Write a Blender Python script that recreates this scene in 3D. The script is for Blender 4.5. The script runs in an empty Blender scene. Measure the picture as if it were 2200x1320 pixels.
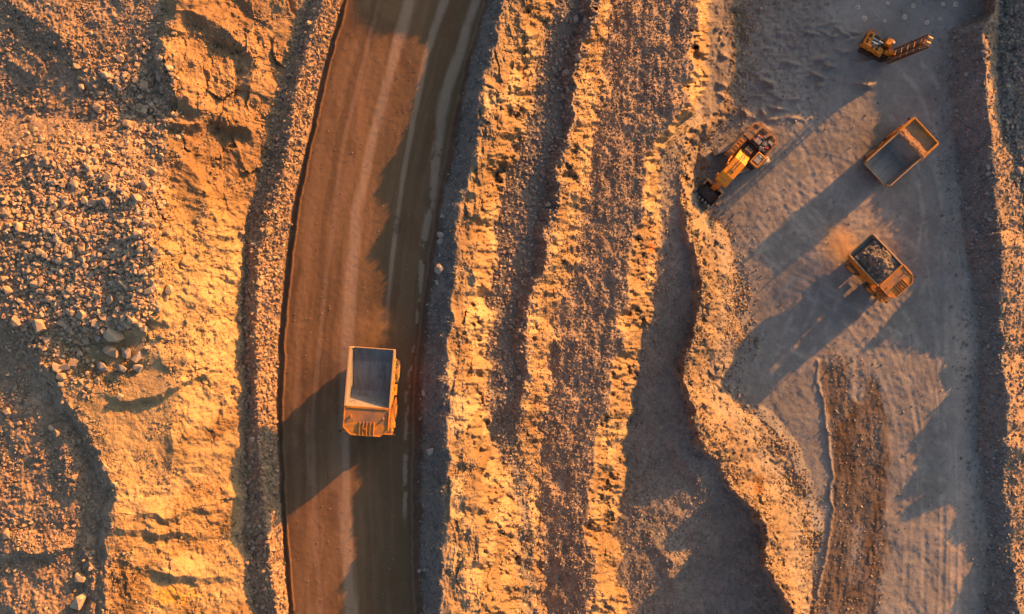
import bpy, bmesh, math, random
import numpy as np
from mathutils import Vector, Matrix
random.seed(7)
RNG = np.random.default_rng(11)
SC = bpy.context.scene
COL = SC.collection

# ------------------------------------------------------------------ camera, sky, sun, exposure
F_PX, CAM_H = 1571.0, 92.0                 # focal length in photograph pixels, height of the drone above the road
SUN_EL, SUN_AZ = 9.8, 41.0                # degrees; azimuth counted from +X towards +Y
cam = bpy.data.cameras.new('drone_camera')
cam.sensor_width = 36.0
cam.lens = 36.0 * F_PX / 2200.0
cam.clip_start, cam.clip_end = 1.0, 5000.0
camo = bpy.data.objects.new('drone_camera', cam)
camo.location = (0, 0, CAM_H)
COL.objects.link(camo)
SC.camera = camo

world = bpy.data.worlds.new('World')
SC.world = world
world.use_nodes = True
nt = world.node_tree
bg = nt.nodes['Background']
sky = nt.nodes.new('ShaderNodeTexSky')
sky.sky_type = 'NISHITA'
sky.sun_disc = False
sky.sun_elevation = math.radians(SUN_EL)
sky.sun_rotation = math.radians(90 - SUN_AZ)
sky.air_density = 1.0
sky.dust_density = 2.6
sky.ozone_density = 0.4
nt.links.new(sky.outputs[0], bg.inputs[0])
bg.inputs[1].default_value = 0.076

ld = bpy.data.lights.new('sun', 'SUN')
ld.energy = 5.0
ld.angle = math.radians(0.7)
ld.color = (1.0, 0.36, 0.06)
sun = bpy.data.objects.new('sun', ld)
az, el = math.radians(SUN_AZ), math.radians(SUN_EL)
sdir = Vector((math.cos(az) * math.cos(el), math.sin(az) * math.cos(el), math.sin(el)))
sun.rotation_euler = (-sdir).to_track_quat('-Z', 'Y').to_euler()
sun.location = sdir * 300
COL.objects.link(sun)

SC.view_settings.view_transform = 'Standard'
SC.view_settings.look = 'None'
SC.view_settings.gamma = 1.0
SC.view_settings.use_curve_mapping = False
SC.view_settings.exposure = 1.86

# ------------------------------------------------------------------ tags
def tag(o, label=None, cat=None, group=None, kind=None):
    if label: o['label'] = label
    if cat: o['category'] = cat
    if group: o['group'] = group
    if kind: o['kind'] = kind
    return o

# ------------------------------------------------------------------ noise on numpy arrays
def _h(ix, iy, seed):
    ix = ix.astype(np.int64); iy = iy.astype(np.int64)
    n = (ix * 374761393 + iy * 668265263 + seed * 1274126177) & 0xFFFFFFFF
    n = ((n ^ (n >> 13)) * 1274126177) & 0xFFFFFFFF
    n = ((n ^ (n >> 16)) * 2246822519) & 0xFFFFFFFF
    n = n ^ (n >> 13)
    return (n & 0xFFFFFF).astype(np.float32) / np.float32(0xFFFFFF)
def vnoise(x, y, seed=0):
    x0 = np.floor(x); y0 = np.floor(y)
    fx = (x - x0).astype(np.float32); fy = (y - y0).astype(np.float32)
    fx = fx * fx * fx * (fx * (fx * 6 - 15) + 10); fy = fy * fy * fy * (fy * (fy * 6 - 15) + 10)
    a = _h(x0, y0, seed); b = _h(x0 + 1, y0, seed); c = _h(x0, y0 + 1, seed); d = _h(x0 + 1, y0 + 1, seed)
    return (a + (b - a) * fx + (c - a) * fy + (a - b - c + d) * fx * fy) * 2 - 1
def fbm(x, y, oct=4, seed=0, gain=.5):
    r = 0; a = 1; t = 0
    for i in range(oct):
        r = r + a * vnoise(x + 17.3 * i, y - 9.1 * i, seed + i); t += a
        x = x * 2.03; y = y * 2.03; a *= gain
    return r / t * 1.5
def ridged(x, y, oct=4, seed=0, gain=.5):
    r = 0; a = 1; t = 0
    for i in range(oct):
        r = r + a * (1 - 2 * np.abs(vnoise(x + 7.7 * i, y + 3.1 * i, seed + i))); t += a
        x = x * 2.1; y = y * 2.1; a *= gain
    return r / t
def facets(x, y, seed=0, tilt=.8, hv=.5):
    """broken rock: every Voronoi cell is a tilted flat facet of its own height"""
    x0 = np.floor(x); y0 = np.floor(y)
    best = np.full(x.shape, 9.0, np.float32); z = np.zeros(x.shape, np.float32); idv = np.zeros(x.shape, np.float32)
    for i in (-1, 0, 1):
        for j in (-1, 0, 1):
            cx, cy = x0 + i, y0 + j
            px = cx + _h(cx, cy, seed); py = cy + _h(cx, cy, seed + 1)
            dx = (x - px).astype(np.float32); dy = (y - py).astype(np.float32)
            d = dx * dx + dy * dy
            m = d < best
            hid = _h(cx, cy, seed + 4)
            zz = (hid * 2 - 1) * hv + tilt * ((_h(cx, cy, seed + 2) * 2 - 1) * dx + (_h(cx, cy, seed + 3) * 2 - 1) * dy) * 1.6
            best = np.where(m, d, best); z = np.where(m, zz, z); idv = np.where(m, hid, idv)
    return z, idv, np.sqrt(best)
def sstep(a, b, x):
    t = np.clip((x - a) / (b - a), 0, 1)
    return t * t * (3 - 2 * t)

# ------------------------------------------------------------------ survey of the quarry
# break lines of the terrain (v, u, z): crests and toes as one would survey them on the aerial photograph;
# u, v are its pixels and z the height above the haul road, turned into metres with the drone's height
FLOOR = -35.5
TAN_EL, TAN_AZ = math.tan(el), math.tan(az)
def L(*pts):
    a = np.array(pts, float); return a
def both(vu, vz):
    """separate tables of u(v) and z(v) merged into one break line"""
    vu = np.array(vu, float); vz = np.array(vz, float)
    vs = np.unique(np.concatenate([vu[:, 0], vz[:, 0]]))
    return np.stack([vs, np.interp(vs, vu[:, 0], vu[:, 1]), np.interp(vs, vz[:, 0], vz[:, 1])], 1)
def crest_from_shadow(line_u, edge, z0, extra, pxm):
    """crest heights that throw the shadow edge seen on the ground below (u, v of the edge)"""
    line_u = np.array(line_u, float); out = []
    for (ub, vb) in edge:
        vc = vb - 150
        for _ in range(25):
            uc = np.interp(vc, line_u[:, 0], line_u[:, 1])
            vc = vb - (uc - ub) * TAN_AZ
        h = (uc - ub) / math.cos(az) / pxm * TAN_EL
        out.append((vc, z0 + h))
    out += extra
    out.sort()
    return out

A_u = [(-400,330),(0,345),(100,340),(300,375),(400,335),(600,322),(690,290),(705,250),(740,92),(770,85),(860,140),(920,190),(1000,222),(1075,250),(1150,237),(1320,222),(1700,222)]
A_z = [(-400,4.6),(250,4.9),(420,8.2),(500,9.2),(700,9.0),(800,8.6),(1100,8.8),(1320,9.0),(1700,9)]
A0_u = [(-400,250),(300,290),(600,250),(700,200),(740,55),(770,60),(860,112),(920,165),(1000,198),(1075,228),(1150,218),(1320,205),(1700,205)]
A0_z = [(-400,4.8),(250,5.1),(420,8.6),(500,9.6),(690,9.2),(760,7.9),(860,7.5),(1080,7.5),(1320,7.9),(1700,8)]
A2_u = [(-400,520),(0,480),(300,470),(450,440),(600,430),(700,420),(760,400),(860,372),(1000,372),(1320,385),(1700,400)]
A2_z = [(-400,2.6),(300,2.7),(450,5.3),(600,5.2),(690,5.6),(770,6.9),(860,6.5),(1000,5.7),(1320,5.2),(1700,5)]
B_u = [(-400,790),(0,668),(225,605),(325,585),(450,548),(515,526),(625,526),(710,531),(940,531),(1160,528),(1320,556),(1700,600)]
B_z = [(-400,.5),(0,.5),(400,.35),(1700,.35)]
C_u = [(-400,830),(0,695),(165,640),(300,622),(400,602),(470,575),(550,553),(625,554),(710,549),(860,554),(960,557),(1135,574),(1235,583),(1310,594),(1700,640)]
C_z = [(-400,1.6),(0,1.6),(400,1.6),(900,1.6),(1700,1.5)]
D_u = [(-400,870),(5,738),(150,698),(280,668),(450,633),(650,610),(710,605),(910,599),(1110,606),(1310,621),(1700,662)]
E_u = [(a, b + 9) for a, b in D_u]
F_u = [(-400,1135),(0,1037),(125,1000),(275,965),(400,940),(500,925),(650,905),(760,891),(910,881),(1110,880),(1310,887),(1700,920)]
G_u = [(-400,1190),(15,1085),(100,1060),(165,1040),(260,1030),(350,1018),(425,992),(500,980),(625,972),(710,968),(785,954),(900,960),(985,967),(1110,957),(1235,950),(1310,953),(1700,980)]
road_edge = [(745,-60),(760,0),(800,36),(895,52),(915,110),(905,160),(868,270),(835,330),(800,415),(838,436),(800,520),(795,532),(826,575),(835,600),(815,640),(830,700),(800,790),
             (790,850),(752,965),(745,1000),(775,1030),(742,1085),(760,1120),(745,1165),(775,1200),(738,1258),(756,1280),(740,1320),(750,1400),(745,1500)]
G_z = crest_from_shadow(G_u, road_edge, 0.0, [(-700,3.2),(1700,3.0)], 17.1)
H_u = [(-400,1290),(0,1190),(100,1178),(200,1132),(300,1124),(400,1078),(475,1070),(625,1056),(760,1046),(910,1055),(985,1085),(1060,1112),(1310,1130),(1700,1150)]
H_z = [(-400,-6.5),(0,-6.5),(300,-6.8),(880,-7.4),(960,-11),(1040,-13.6),(1320,-14.6),(1700,-14.6)]
GH_u = [(v, np.interp(v, [p[0] for p in G_u], [p[1] for p in G_u]) * .52 + np.interp(v, [p[0] for p in H_u], [p[1] for p in H_u]) * .48) for v in range(-400, 1701, 50)]
GH_z = [(v, np.interp(v, [p[0] for p in G_z], [p[1] for p in G_z]) * .25 + .15) for v in range(-400, 1701, 50)]
I_u = [(-400,1370),(0,1285),(50,1272),(100,1250),(250,1227),(375,1207),(475,1186),(575,1166),(650,1134),(735,1127),(835,1126),(900,1110),(1000,1118),(1080,1132),(1320,1150),(1700,1170)]
I_z = [(-400,-5.8),(0,-5.6),(150,-5.9),(400,-6.3),(600,-6.5),(760,-7.0),(860,-7.6),(950,-12.2),(1040,-14.4),(1320,-15.4),(1700,-15.4)]
I0_u = [(v, u - 26 if v < 860 else u - 8) for v, u in I_u]
I0_z = [(-400,-7.2),(300,-7.6),(860,-8.2),(950,-12),(1040,-14.2),(1320,-15.2),(1700,-15.2)]
J_u = [(-400,1390),(0,1315),(100,1302),(210,1302),(320,1269),(400,1268),(475,1254),(600,1226),(700,1192),(850,1182),(950,1160),(1320,1170),(1700,1190)]
J_z = [(-400,-16.3),(200,-15.9),(400,-15.3),(700,-15.3),(900,-15.8),(1320,-16.9),(1700,-17)]
K1_u = [(-400,1560),(0,1492),(100,1488),(200,1478),(260,1440),(310,1397),(410,1386),(540,1354),(660,1346),(760,1326),(860,1310),(920,1289),(1010,1273),(1150,1268),(1320,1276),(1700,1290)]
K1_z = [(-400,-16.8),(200,-16.7),(320,-16.2),(700,-16.0),(1000,-15.9),(1320,-15.9),(1700,-16)]
K2_u = [(-400,1590),(0,1526),(100,1519),(180,1520),(240,1492),(300,1428),(390,1422),(530,1411),(580,1410),(660,1396),(770,1372),(830,1366),(910,1356),(1000,1341),(1140,1317),(1180,1330),(1320,1346),(1700,1370)]
K2_z = [(-400,-33.5),(200,-33),(250,-31.5),(310,-27),(500,-26.5),(700,-27),(1000,-28),(1700,-28.5)]
N_u = [(-400,1640),(0,1575),(180,1570),(240,1540),(290,1476),(370,1466),(475,1473),(550,1500),(650,1506),(690,1498),(735,1481),(795,1466),(860,1490),(925,1495),(965,1520),(1000,1550),(1045,1566),(1100,1630),(1160,1650),(1205,1646),(1250,1675),(1310,1702),(1700,1830)]
N_z = [(-400,-34.3),(200,-34.2),(250,-33),(290,-28),(380,-27),(450,-26.3),(540,-25.2),(640,-24.9),(750,-24.5),(860,-24.4),(930,-25.1),(970,-25.4),(990,-27.3),(1035,-27.4),(1048,-25.2),(1070,-25.0),(1084,-26.2),(1096,-26.0),(1112,-23.7),(1200,-22.9),(1320,-22.3),(1700,-22)]
M_u = []
for v, u in N_u:
    k2 = np.interp(v, [p[0] for p in K2_u], [p[1] for p in K2_u])
    M_u.append((v, u - min(13, .4 * (u - k2))))
M_z = [(-400,-34.2),(200,-34),(250,-33),(300,-27.6),(450,-27.0),(700,-27.2),(930,-27.8),(1100,-28.6),(1320,-29),(1700,-29)]
P_u = [(-400,1660),(0,1590),(200,1590),(260,1560),(310,1500),(380,1492),(440,1510),(500,1562),(650,1578),(735,1600),(800,1560),(835,1556),(880,1600),(920,1650),(960,1688),(1050,1722),(1150,1748),(1250,1745),(1320,1738),(1700,1850)]
R_u = [(-400,2080),(-60,2110),(30,2118),(52,2085),(66,2040),(200,2042),(350,2055),(500,2065),(625,2095),(710,2104),(860,2098),(1010,2110),(1160,2122),(1320,2118),(1700,2150)]
S_u = [(-400,2150),(-60,2142),(20,2136),(50,2120),(75,2112),(150,2120),(250,2122),(325,2130),(450,2140),(540,2154),(650,2151),(750,2149),(810,2158),(850,2171),(900,2160),(1035,2161),(1145,2173),(1285,2187),(1700,2233)]
floor_edge = [(1885,185),(1905,250),(1900,330),(1900,420),(1945,505),(1960,560),(1985,640),(1932,690),(1940,722),(1880,766),(2020,775),(2035,792),(2026,835),(2050,850),(2030,892),(2000,940),(1994,1010),(1942,1090),
              (1990,1078),(1957,1140),(2010,1112),(2038,1102),(2064,1122),(2060,1150),(2090,1176),(2100,1216),(2090,1250),(2060,1320),(2040,1400)]
S_z = crest_from_shadow(S_u, floor_edge, FLOOR, [(-700,-24),(-300,-25.3),(-200,-26.9),(-120,-28.4),(-60,-30.2),(1700,-30)], 12.45)
T_u = [(-400,2190),(0,2150),(30,2148),(150,2144),(240,2150),(350,2178),(450,2196),(600,2225),(1000,2240),(1320,2260),(1700,2300)]
T_z = [(-400,-33),(0,-33.6),(300,-33.6),(450,-34),(700,-34.8),(1700,-34.8)]
U_u = [(-400,2330),(0,2330),(1700,2380)]
U_z = [(-400,-27.5),(0,-29),(200,-30.5),(300,-33.5),(420,-35),(1700,-36)]  # rise out of view, added and shaped to shade the upper right corner
V_u = [(-400,2500),(1700,2560)]
c = lambda z: [(-400, z), (1700, z)]
LINES = [both([(-400,-900),(1700,-900)], [(-400,5.0),(200,5.6),(500,9.6),(700,9.2),(850,7.9),(1700,7.9)]), both(A0_u, A0_z), both(A_u, A_z), both(A2_u, A2_z), both(B_u, B_z), both(C_u, C_z), both(D_u, c(-.18)), both(E_u, c(.05)), both(F_u, c(-.05)),
         both(G_u, G_z), both(GH_u, GH_z), both(H_u, H_z), both(I0_u, I0_z), both(I_u, I_z), both(J_u, J_z), both(K1_u, K1_z), both(K2_u, K2_z), both(M_u, M_z), both(N_u, N_z),
         both(P_u, c(FLOOR)), both(R_u, c(FLOOR + .1)), both(S_u, S_z), both(T_u, T_z), both(U_u, U_z), both(V_u, c(-36))]
iA0, iA, iA2, iB, iC, iD, iE, iF, iG, iGH, iH, iI0, iI, iJ, iK1, iK2, iM, iN, iP, iR, iS, iT, iU, iV = range(1, 25)

# structural grid, 2 px
SU = np.arange(-760, 2960, 2.0); SV = np.arange(-620, 1940, 2.0)
Zs = np.zeros((len(SV), len(SU)), np.float32); Ss = np.zeros_like(Zs)
for r, v in enumerate(SV):
    us = [np.interp(v, l[:, 0], l[:, 1]) for l in LINES]
    zs = [np.interp(v, l[:, 0], l[:, 2]) for l in LINES]
    for i in range(1, len(us)): us[i] = max(us[i], us[i - 1] + 2.5)
    Zs[r] = np.interp(SU, us, zs); Ss[r] = np.interp(SU, us, range(len(us)))

def bil(A, gu, gv, u, v):
    """sample grid A at pixel positions"""
    x = np.interp(u, gu, np.arange(len(gu))); y = np.interp(v, gv, np.arange(len(gv)))
    x0 = np.clip(x.astype(int), 0, len(gu) - 2); y0 = np.clip(y.astype(int), 0, len(gv) - 2)
    fx = (x - x0).astype(np.float32); fy = (y - y0).astype(np.float32)
    return (A[y0, x0] * (1 - fx) + A[y0, x0 + 1] * fx) * (1 - fy) + (A[y0 + 1, x0] * (1 - fx) + A[y0 + 1, x0 + 1] * fx) * fy

def axis(a, b, lo, hi, step):
    ax = list(np.arange(a, b + .1, step))
    s = step; x = ax[-1]
    while x < hi: s *= 1.045; x += s; ax.append(x)
    s = step; x = a
    while x > lo: s *= 1.045; x -= s; ax.insert(0, x)
    return np.array(ax)
GU = axis(-60, 2262, -4000, 6200, 1.9)
GV = axis(-60, 1382, -4200, 5500, 1.9)
UU, VV = np.meshgrid(GU, GV)
# irregular outlines: break lines wander, the road and the pit floor less
s_raw = bil(Ss, SU, SV, UU, VV)
wig = 1 - .75 * (sstep(iC - .3, iC, s_raw) - sstep(iF, iF + .6, s_raw)) - .35 * sstep(iN + .9, iP, s_raw)
benchy = sstep(iG - .2, iGH, s_raw) * (1 - sstep(iK2, iK2 + .6, s_raw))
cresty = np.exp(-((s_raw - iN) / .5) ** 2)
wu = cresty * (fbm(UU / 16, VV / 16, 4, 7, .65) * 7) + (fbm(UU / 46, VV / 46, 4, 3) * 9 + fbm(UU / 13, VV / 13, 3, 5) * 4.0) * wig + benchy * (fbm(UU / 70, VV / 38, 4, 6, .6) * 13 + ridged(UU / 20, VV / 28, 3, 8) * 1.2)
wv = fbm(UU / 46, VV / 46, 3, 9) * 8 * wig
S = bil(Ss, SU, SV, UU + wu, VV + wv)
Z = bil(Zs, SU, SV, UU + wu, VV + wv)
D0 = CAM_H - Z
X = (UU - 1100) / F_PX * D0; Y = -(VV - 660) / F_PX * D0      # metres on the ground, for the noise

def band(a, b, w=.25):
    return sstep(a - w, a + w, S) * (1 - sstep(b - w, b + w, S))

def ridge(poly, wl, wr, sharp=1.0, wob=1.0):
    """a crest with its own slope on either side; poly is (u, v, height); left side is seen walking along it"""
    global Z
    P = np.array(poly, float); m = max(wl, wr) + 5
    i0, i1 = np.searchsorted(GV, [P[:, 1].min() - m, P[:, 1].max() + m]); j0, j1 = np.searchsorted(GU, [P[:, 0].min() - m, P[:, 0].max() + m])
    if i1 - i0 < 2 or j1 - j0 < 2: return
    u = UU[i0:i1, j0:j1] + wu[i0:i1, j0:j1] * wob; v = VV[i0:i1, j0:j1] + wv[i0:i1, j0:j1] * wob
    best = np.full(u.shape, 1e9); hh = np.zeros(u.shape); side = np.zeros(u.shape)
    for k in range(len(P) - 1):
        a, b = P[k], P[k + 1]; d = b[:2] - a[:2]; l2 = max(d @ d, 1e-6)
        t = np.clip(((u - a[0]) * d[0] + (v - a[1]) * d[1]) / l2, 0, 1)
        dx = u - a[0] - t * d[0]; dy = v - a[1] - t * d[1]; q = np.hypot(dx, dy)
        w = q < best
        best = np.where(w, q, best); hh = np.where(w, a[2] + t * (b[2] - a[2]), hh); side = np.where(w, d[0] * dy - d[1] * dx, side)
    wd = np.where(side > 0, wr, wl)
    p = np.clip(1 - best / wd, 0, 1)
    Z[i0:i1, j0:j1] += (hh * (p ** sharp)).astype(np.float32)

# outcrops, heaps and hollows of the upper left ground
ridge([(392,-80,1.4),(372,30,1.5),(350,75,.7),(352,120,1.5),(368,190,1.8),(420,236,1.5),(470,250,1.1),(530,262,.3)], 150, 26)
ridge([(30,5,.5),(80,45,.8),(140,95,.8),(165,150,.3)], 110, 22)
ridge([(15,120,.4),(60,150,.5),(90,175,.2)], 60, 18)
ridge([(360,0,.2),(470,60,1.3),(540,110,1.3),(535,180,.9)], 60, 26)
ridge([(352,255,.5),(390,268,1.2),(450,262,.8),(520,275,1.0),(560,310,.3)], 50, 18)
ridge([(372,330,.8),(415,372,1.2),(460,450,1.0),(490,520,.6),(505,600,.1)], 22, 55)
ridge([(225,852,.1),(260,862,.6),(330,852,.8),(400,822,.7),(440,800,.5),(470,775,.1)], 60, 9)
ridge([(20,330,.3),(90,345,.9),(180,350,.9),(290,430,.9),(310,520,.8),(290,640,.9),(330,740,.6)], 90, 60)
ridge([(15,1188,.7),(60,1192,1.0),(125,1182,.8)], 50, 14)
ridge([(190,1180,.9),(205,1230,1.0),(200,1320,.9)], 30, 20)
ridge([(10,1300,.2),(60,1318,.8),(150,1340,.6)], 60, 14)
ridge([(235,1128,.3),(340,1152,.8),(420,1142,.6),(495,1150,.3)], 55, 14)
ridge([(285,1212,.2),(350,1230,.8),(420,1248,.8),(510,1240,.3)], 60, 14)
ridge([(290,1105,.2),(360,1110,.7),(470,1080,.6)], 40, 14)
ridge([(372,900,.1),(366,960,.4),(372,1000,.3),(440,1010,.4),(490,1008,.1)], 70, 16)
ridge([(130,940,.3),(140,1000,.5),(165,1060,.3)], 30, 24)
# low windrow along the ramp on the pit floor, thin dust line beside the road, rises in the shaded valley
ridge([(1755,775,.15),(1767,850,.24),(1780,925,.28),(1789,1020,.28),(1787,1110,.32),(1775,1185,.30),(1760,1260,.26),(1747,1325,.26),(1725,1420,.2)], 5, 5)
ridge([(u + 7, v, .22) for v, u in D_u if -100 < v < 1500], 4, 5)
ridge([(u + 4, v, .28) for v, u in F_u if -100 < v < 1500], 6, 6)
ridge([(u + 16, v, .22) for v, u in F_u if -100 < v < 1500], 6, 6)
ridge([(1455,960,.2),(1480,1000,.75),(1500,1040,.3)], 30, 30)
ridge([(1412,1170,.3),(1440,1210,.8),(1458,1265,.4)], 34, 26)
ridge([(1488,480,.0),(1540,520,.5),(1578,640,.5),(1600,735,.4)], 24, 24)
ridge([(1585,880,.3),(1640,905,.8),(1690,960,.8),(1722,1040,.6),(1742,1130,.5)], 26, 18)
ridge([(1490,320,.3),(1520,345,.8),(1500,400,.4)], 26, 26)
RUT = np.zeros(Z.shape, np.float32)
def polymask(poly, wd):
    global RUT
    keep = Z.copy(); Z[...] = 0; ridge([(p[0], p[1], 1.0) for p in poly], wd, wd, 1.0, .08); RUT = np.maximum(RUT, Z); Z[...] = keep
def ruts(pts, gap=21, deep=.02):
    P = np.array(pts, float); t = np.linspace(0, len(P) - 1, 14); P = np.stack([np.interp(t, range(len(P)), P[:, i]) for i in (0, 1)], 1)
    for _ in range(3): P[1:-1] = (P[:-2] + 2 * P[1:-1] + P[2:]) / 4
    T = np.gradient(P, axis=0); T /= np.linalg.norm(T, axis=1)[:, None]; Nn = np.stack([-T[:, 1], T[:, 0]], 1)
    for o in (-gap, gap):
        Q = P + Nn * o
        ridge([(q[0], q[1], -deep) for q in Q], 6, 6, 1.0, .08)
        ridge([(q[0], q[1], deep * .9) for q in Q + Nn * 8], 4, 4, 1.0, .08); ridge([(q[0], q[1], deep * .9) for q in Q - Nn * 8], 4, 4, 1.0, .08)
        polymask(Q, 9)
for pts in ([(2070,1380),(2075,1100),(2050,850),(2020,600),(2000,420),(1985,250)], [(2000,1380),(2010,1100),(1990,850),(1940,700),(1880,600)], [(1950,700),(1860,650),(1760,600),(1650,540),(1600,470)], [(1900,440),(1820,470),(1740,440),(1680,400)],
            [(1960,1380),(1975,1150),(1960,900),(1900,740),(1800,640),(1700,600)], [(2030,560),(1960,480),(1880,470),(1800,520),(1720,600),(1660,700),(1640,800)], [(1900,640),(1860,720),(1760,760),(1680,720)], [(1840,480),(1790,520),(1740,500),(1700,440),(1690,380)], [(1985,360),(2010,450),(1990,560),(1960,620)], [(1860,400),(1800,360),(1720,350),(1660,430),(1620,520)], [(1700,240),(1760,330),(1780,430),(1720,520),(1640,560)], [(1620,860),(1700,800),(1760,700),(1800,600),(1780,500),(1700,430)], [(2040,1380),(2050,1050),(2060,700),(2050,400),(2010,180),(1950,140)]):
    ruts(pts)
# dozer-scraped streaks at the head of the pit floor
rr = random.Random(5)
for k in range(46):
    u0 = rr.uniform(1540, 1850); v0 = rr.uniform(70, 270) * (1 if u0 < 1720 else .7)
    ln = rr.uniform(14, 55); a = rr.uniform(-.25, .45) + (.3 if u0 < 1640 else 0)
    ridge([(u0, v0, .05), (u0 + ln * .5 * math.cos(a), v0 + ln * .5 * math.sin(a), rr.uniform(.25, .85)), (u0 + ln * math.cos(a), v0 + ln * math.sin(a) + rr.uniform(-5, 5), .05)], rr.uniform(5, 10), rr.uniform(4, 7))

# roughness
m_plat = 1 - sstep(iA - .05, iA + .3, S)
m_cliffL = band(iA + .05, iB - .1, .15)
m_berm = band(iB, iD - .1, .2)
m_road = band(iE - .1, iF + .1, .08)
m_cl = band(iG + .1, iH - .1, .15) + band(iI + .1, iJ - .1, .2) + band(iK1 + .05, iK2 - .05, .15)
m_slope = band(iJ, iK1, .2)
m_bench = band(iH, iI, .2) + band(iK2, iN, .15)
m_ridge = band(iN + .05, iP - .05, .12)
m_floor = band(iP, iR, .04)
m_wall = band(iR, iT + .2, .1)
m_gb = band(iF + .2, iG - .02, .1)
m_out = 1 - sstep(iT, iT + .2, 2 * iT - S)
f1, id1, e1 = facets(X / 2.1 + fbm(X / 3, Y / 3, 2, 31) * .18, (Y + .25 * X) / 4.4, 20, .8, .16)
f2, id2, e2 = facets(X / .85 + fbm(X, Y, 2, 32) * .12, (Y - .2 * X) / 1.5, 40, .85, .2)
f3, id3, e3 = facets(X / .42, Y / .42, 60, .8, .5)
n1 = fbm(X / 6, Y / 6, 5, 70); n2 = fbm(X / 1.5, Y / 1.5, 4, 80); n3 = ridged(X / 2.2, Y / 3.5, 4, 90)
blk = sstep(-.25, .35, fbm(X / 5, Y / 7, 3, 95))           # blocky rock against smoother crumbled ground
strata = ridged((X * .25 + Y * 1.0) / 1.6 + n1 * .8, (X * 1.0 - Y * .25) / 7, 4, 98)
dz = m_plat * (n1 * .35 + f2 * .10 + f3 * .10 + n2 * .14)
rough = sstep(-.1, .5, fbm(X / 4, Y / 4, 4, 96))
fine = fbm(X / .5, Y / .7, 4, 97, .6)
low = sstep(440, 700, VV)
slab = low * sstep(-.12, .22, fbm(X / 5.5 + 3, Y / 6.5, 3, 207))
crack = ridged(X / 3.2 + fbm(X / 2, Y / 2, 3, 33) * .6, Y / 4.6 + fbm(X / 2, Y / 2, 3, 34) * .6, 3, 35)
crack = -sstep(.72, .95, crack)
dz += m_cliffL * (1 - .68 * slab) * (f1 * .46 * blk * (1 - .5 * low) + f2 * .22 * blk * rough * (1 - .55 * low) + f3 * .06 * rough + n1 * (.36 - .1 * low) + strata * (.26 - .12 * low) * (1 - .6 * blk) + n2 * .10 + fine * (.035 + .07 * rough) + crack * .22)
dz += m_berm * (f2 * .08 + f3 * .09 + n2 * .16)
ero = ridged(X / 1.5 + n1 * .7, Y / 8, 5, 99, .55)
dz += m_cl * (ero * .34 + f1 * .32 + f2 * .16 * rough + f3 * .06 * rough + n1 * .5 + n3 * .16 + strata * .10 + fine * (.04 + .07 * rough) + crack * .2)
dz += m_slope * (n1 * .30 + n2 * .20 + fbm(X / 1.2, Y / 6, 3, 78) * .16 + f3 * .06 + fbm(X / .55, Y / .55, 3, 77) * .09)
dz += m_bench * (n1 * .2 + n2 * .12 + f3 * .07)
dz += m_ridge * (n1 * .40 + n2 * .18 + f3 * .10 + strata * .10 + f2 * .16 * rough + fbm(X / .6, Y / .6, 4, 119, .6) * .14)
dz += m_wall * (n1 * .22 + n2 * .16 + f3 * .1 + f2 * .08)
dz += m_gb * (n2 * .12 + f3 * .07)
dz += m_out * (n1 * .5 + f2 * .25 + f3 * .15)
# the driven surfaces: shallow tracks and tyre marks
tr = fbm(X / 3.0, Y / 22, 3, 101)
dz += m_road * (tr * .03 + fbm(X / .5, Y / .5, 3, 102) * .012)
head = sstep(330, 150, VV) * sstep(1880, 1700, UU)
dz += m_floor * (fbm(X / 4, Y / 4, 5, 111) * .11 + fbm(X / .8, Y / .8, 4, 112) * (.04 + .10 * head) + head * ridged(X / 3, Y / 1.6, 3, 113) * .15)
q_u = np.interp(VV, [775, 850, 925, 1020, 1110, 1185, 1260, 1325, 1420], [1755, 1767, 1780, 1789, 1787, 1775, 1760, 1747, 1725])
r_u = np.interp(VV, [740, 780, 830, 900, 1000, 1100, 1200, 1320, 1500], [1800, 1862, 1890, 1905, 1911, 1908, 1898, 1878, 1850]) + 7 * fbm(UU / 9, VV / 30, 3, 117)
rag = fbm(X / 1.6, Y / 3, 4, 122, .6)
ramp = sstep(-1, 8, UU - q_u) * sstep(9, -9, UU - r_u + rag * 14) * sstep(745, 790, VV + 14 * fbm(UU / 20, VV / 20, 3, 118))
dz += m_floor * ramp * (fbm((UU - q_u) / (r_u - q_u) * 9, VV / 120, 3, 218) * .06 + fbm(X / .7, Y / 2.6, 4, 115) * .045 + fbm(X / .5, Y / .5, 3, 116) * .03)
# jagged tops on the crests that throw the long shadows
cr = np.exp(-((S - iG) / .10) ** 2) + np.exp(-((S - iS) / .12) ** 2)
dz += cr * (fbm(X / 1.0, Y / 1.0, 2, 120) * .08) + np.exp(-((S - iN) / .12) ** 2) * fbm(X / 1.3, Y / 1.3, 4, 121, .6) * .28
Z = Z + dz.astype(np.float32)
# blast-hole cuttings get their own objects; here the ground is final
D0 = CAM_H - Z
X = (UU - 1100) / F_PX * D0; Y = -(VV - 660) / F_PX * D0
def ground(u, v):
    return bil(Z, GU, GV, np.asarray(u, float), np.asarray(v, float))
def at(u, v, z=None):
    """point seen at pixel (u, v) of the survey photograph, at height z"""
    if z is None: z = float(ground(u, v))
    d = CAM_H - z
    return Vector(((u - 1100) / F_PX * d, -(v - 660) / F_PX * d, z))

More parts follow.
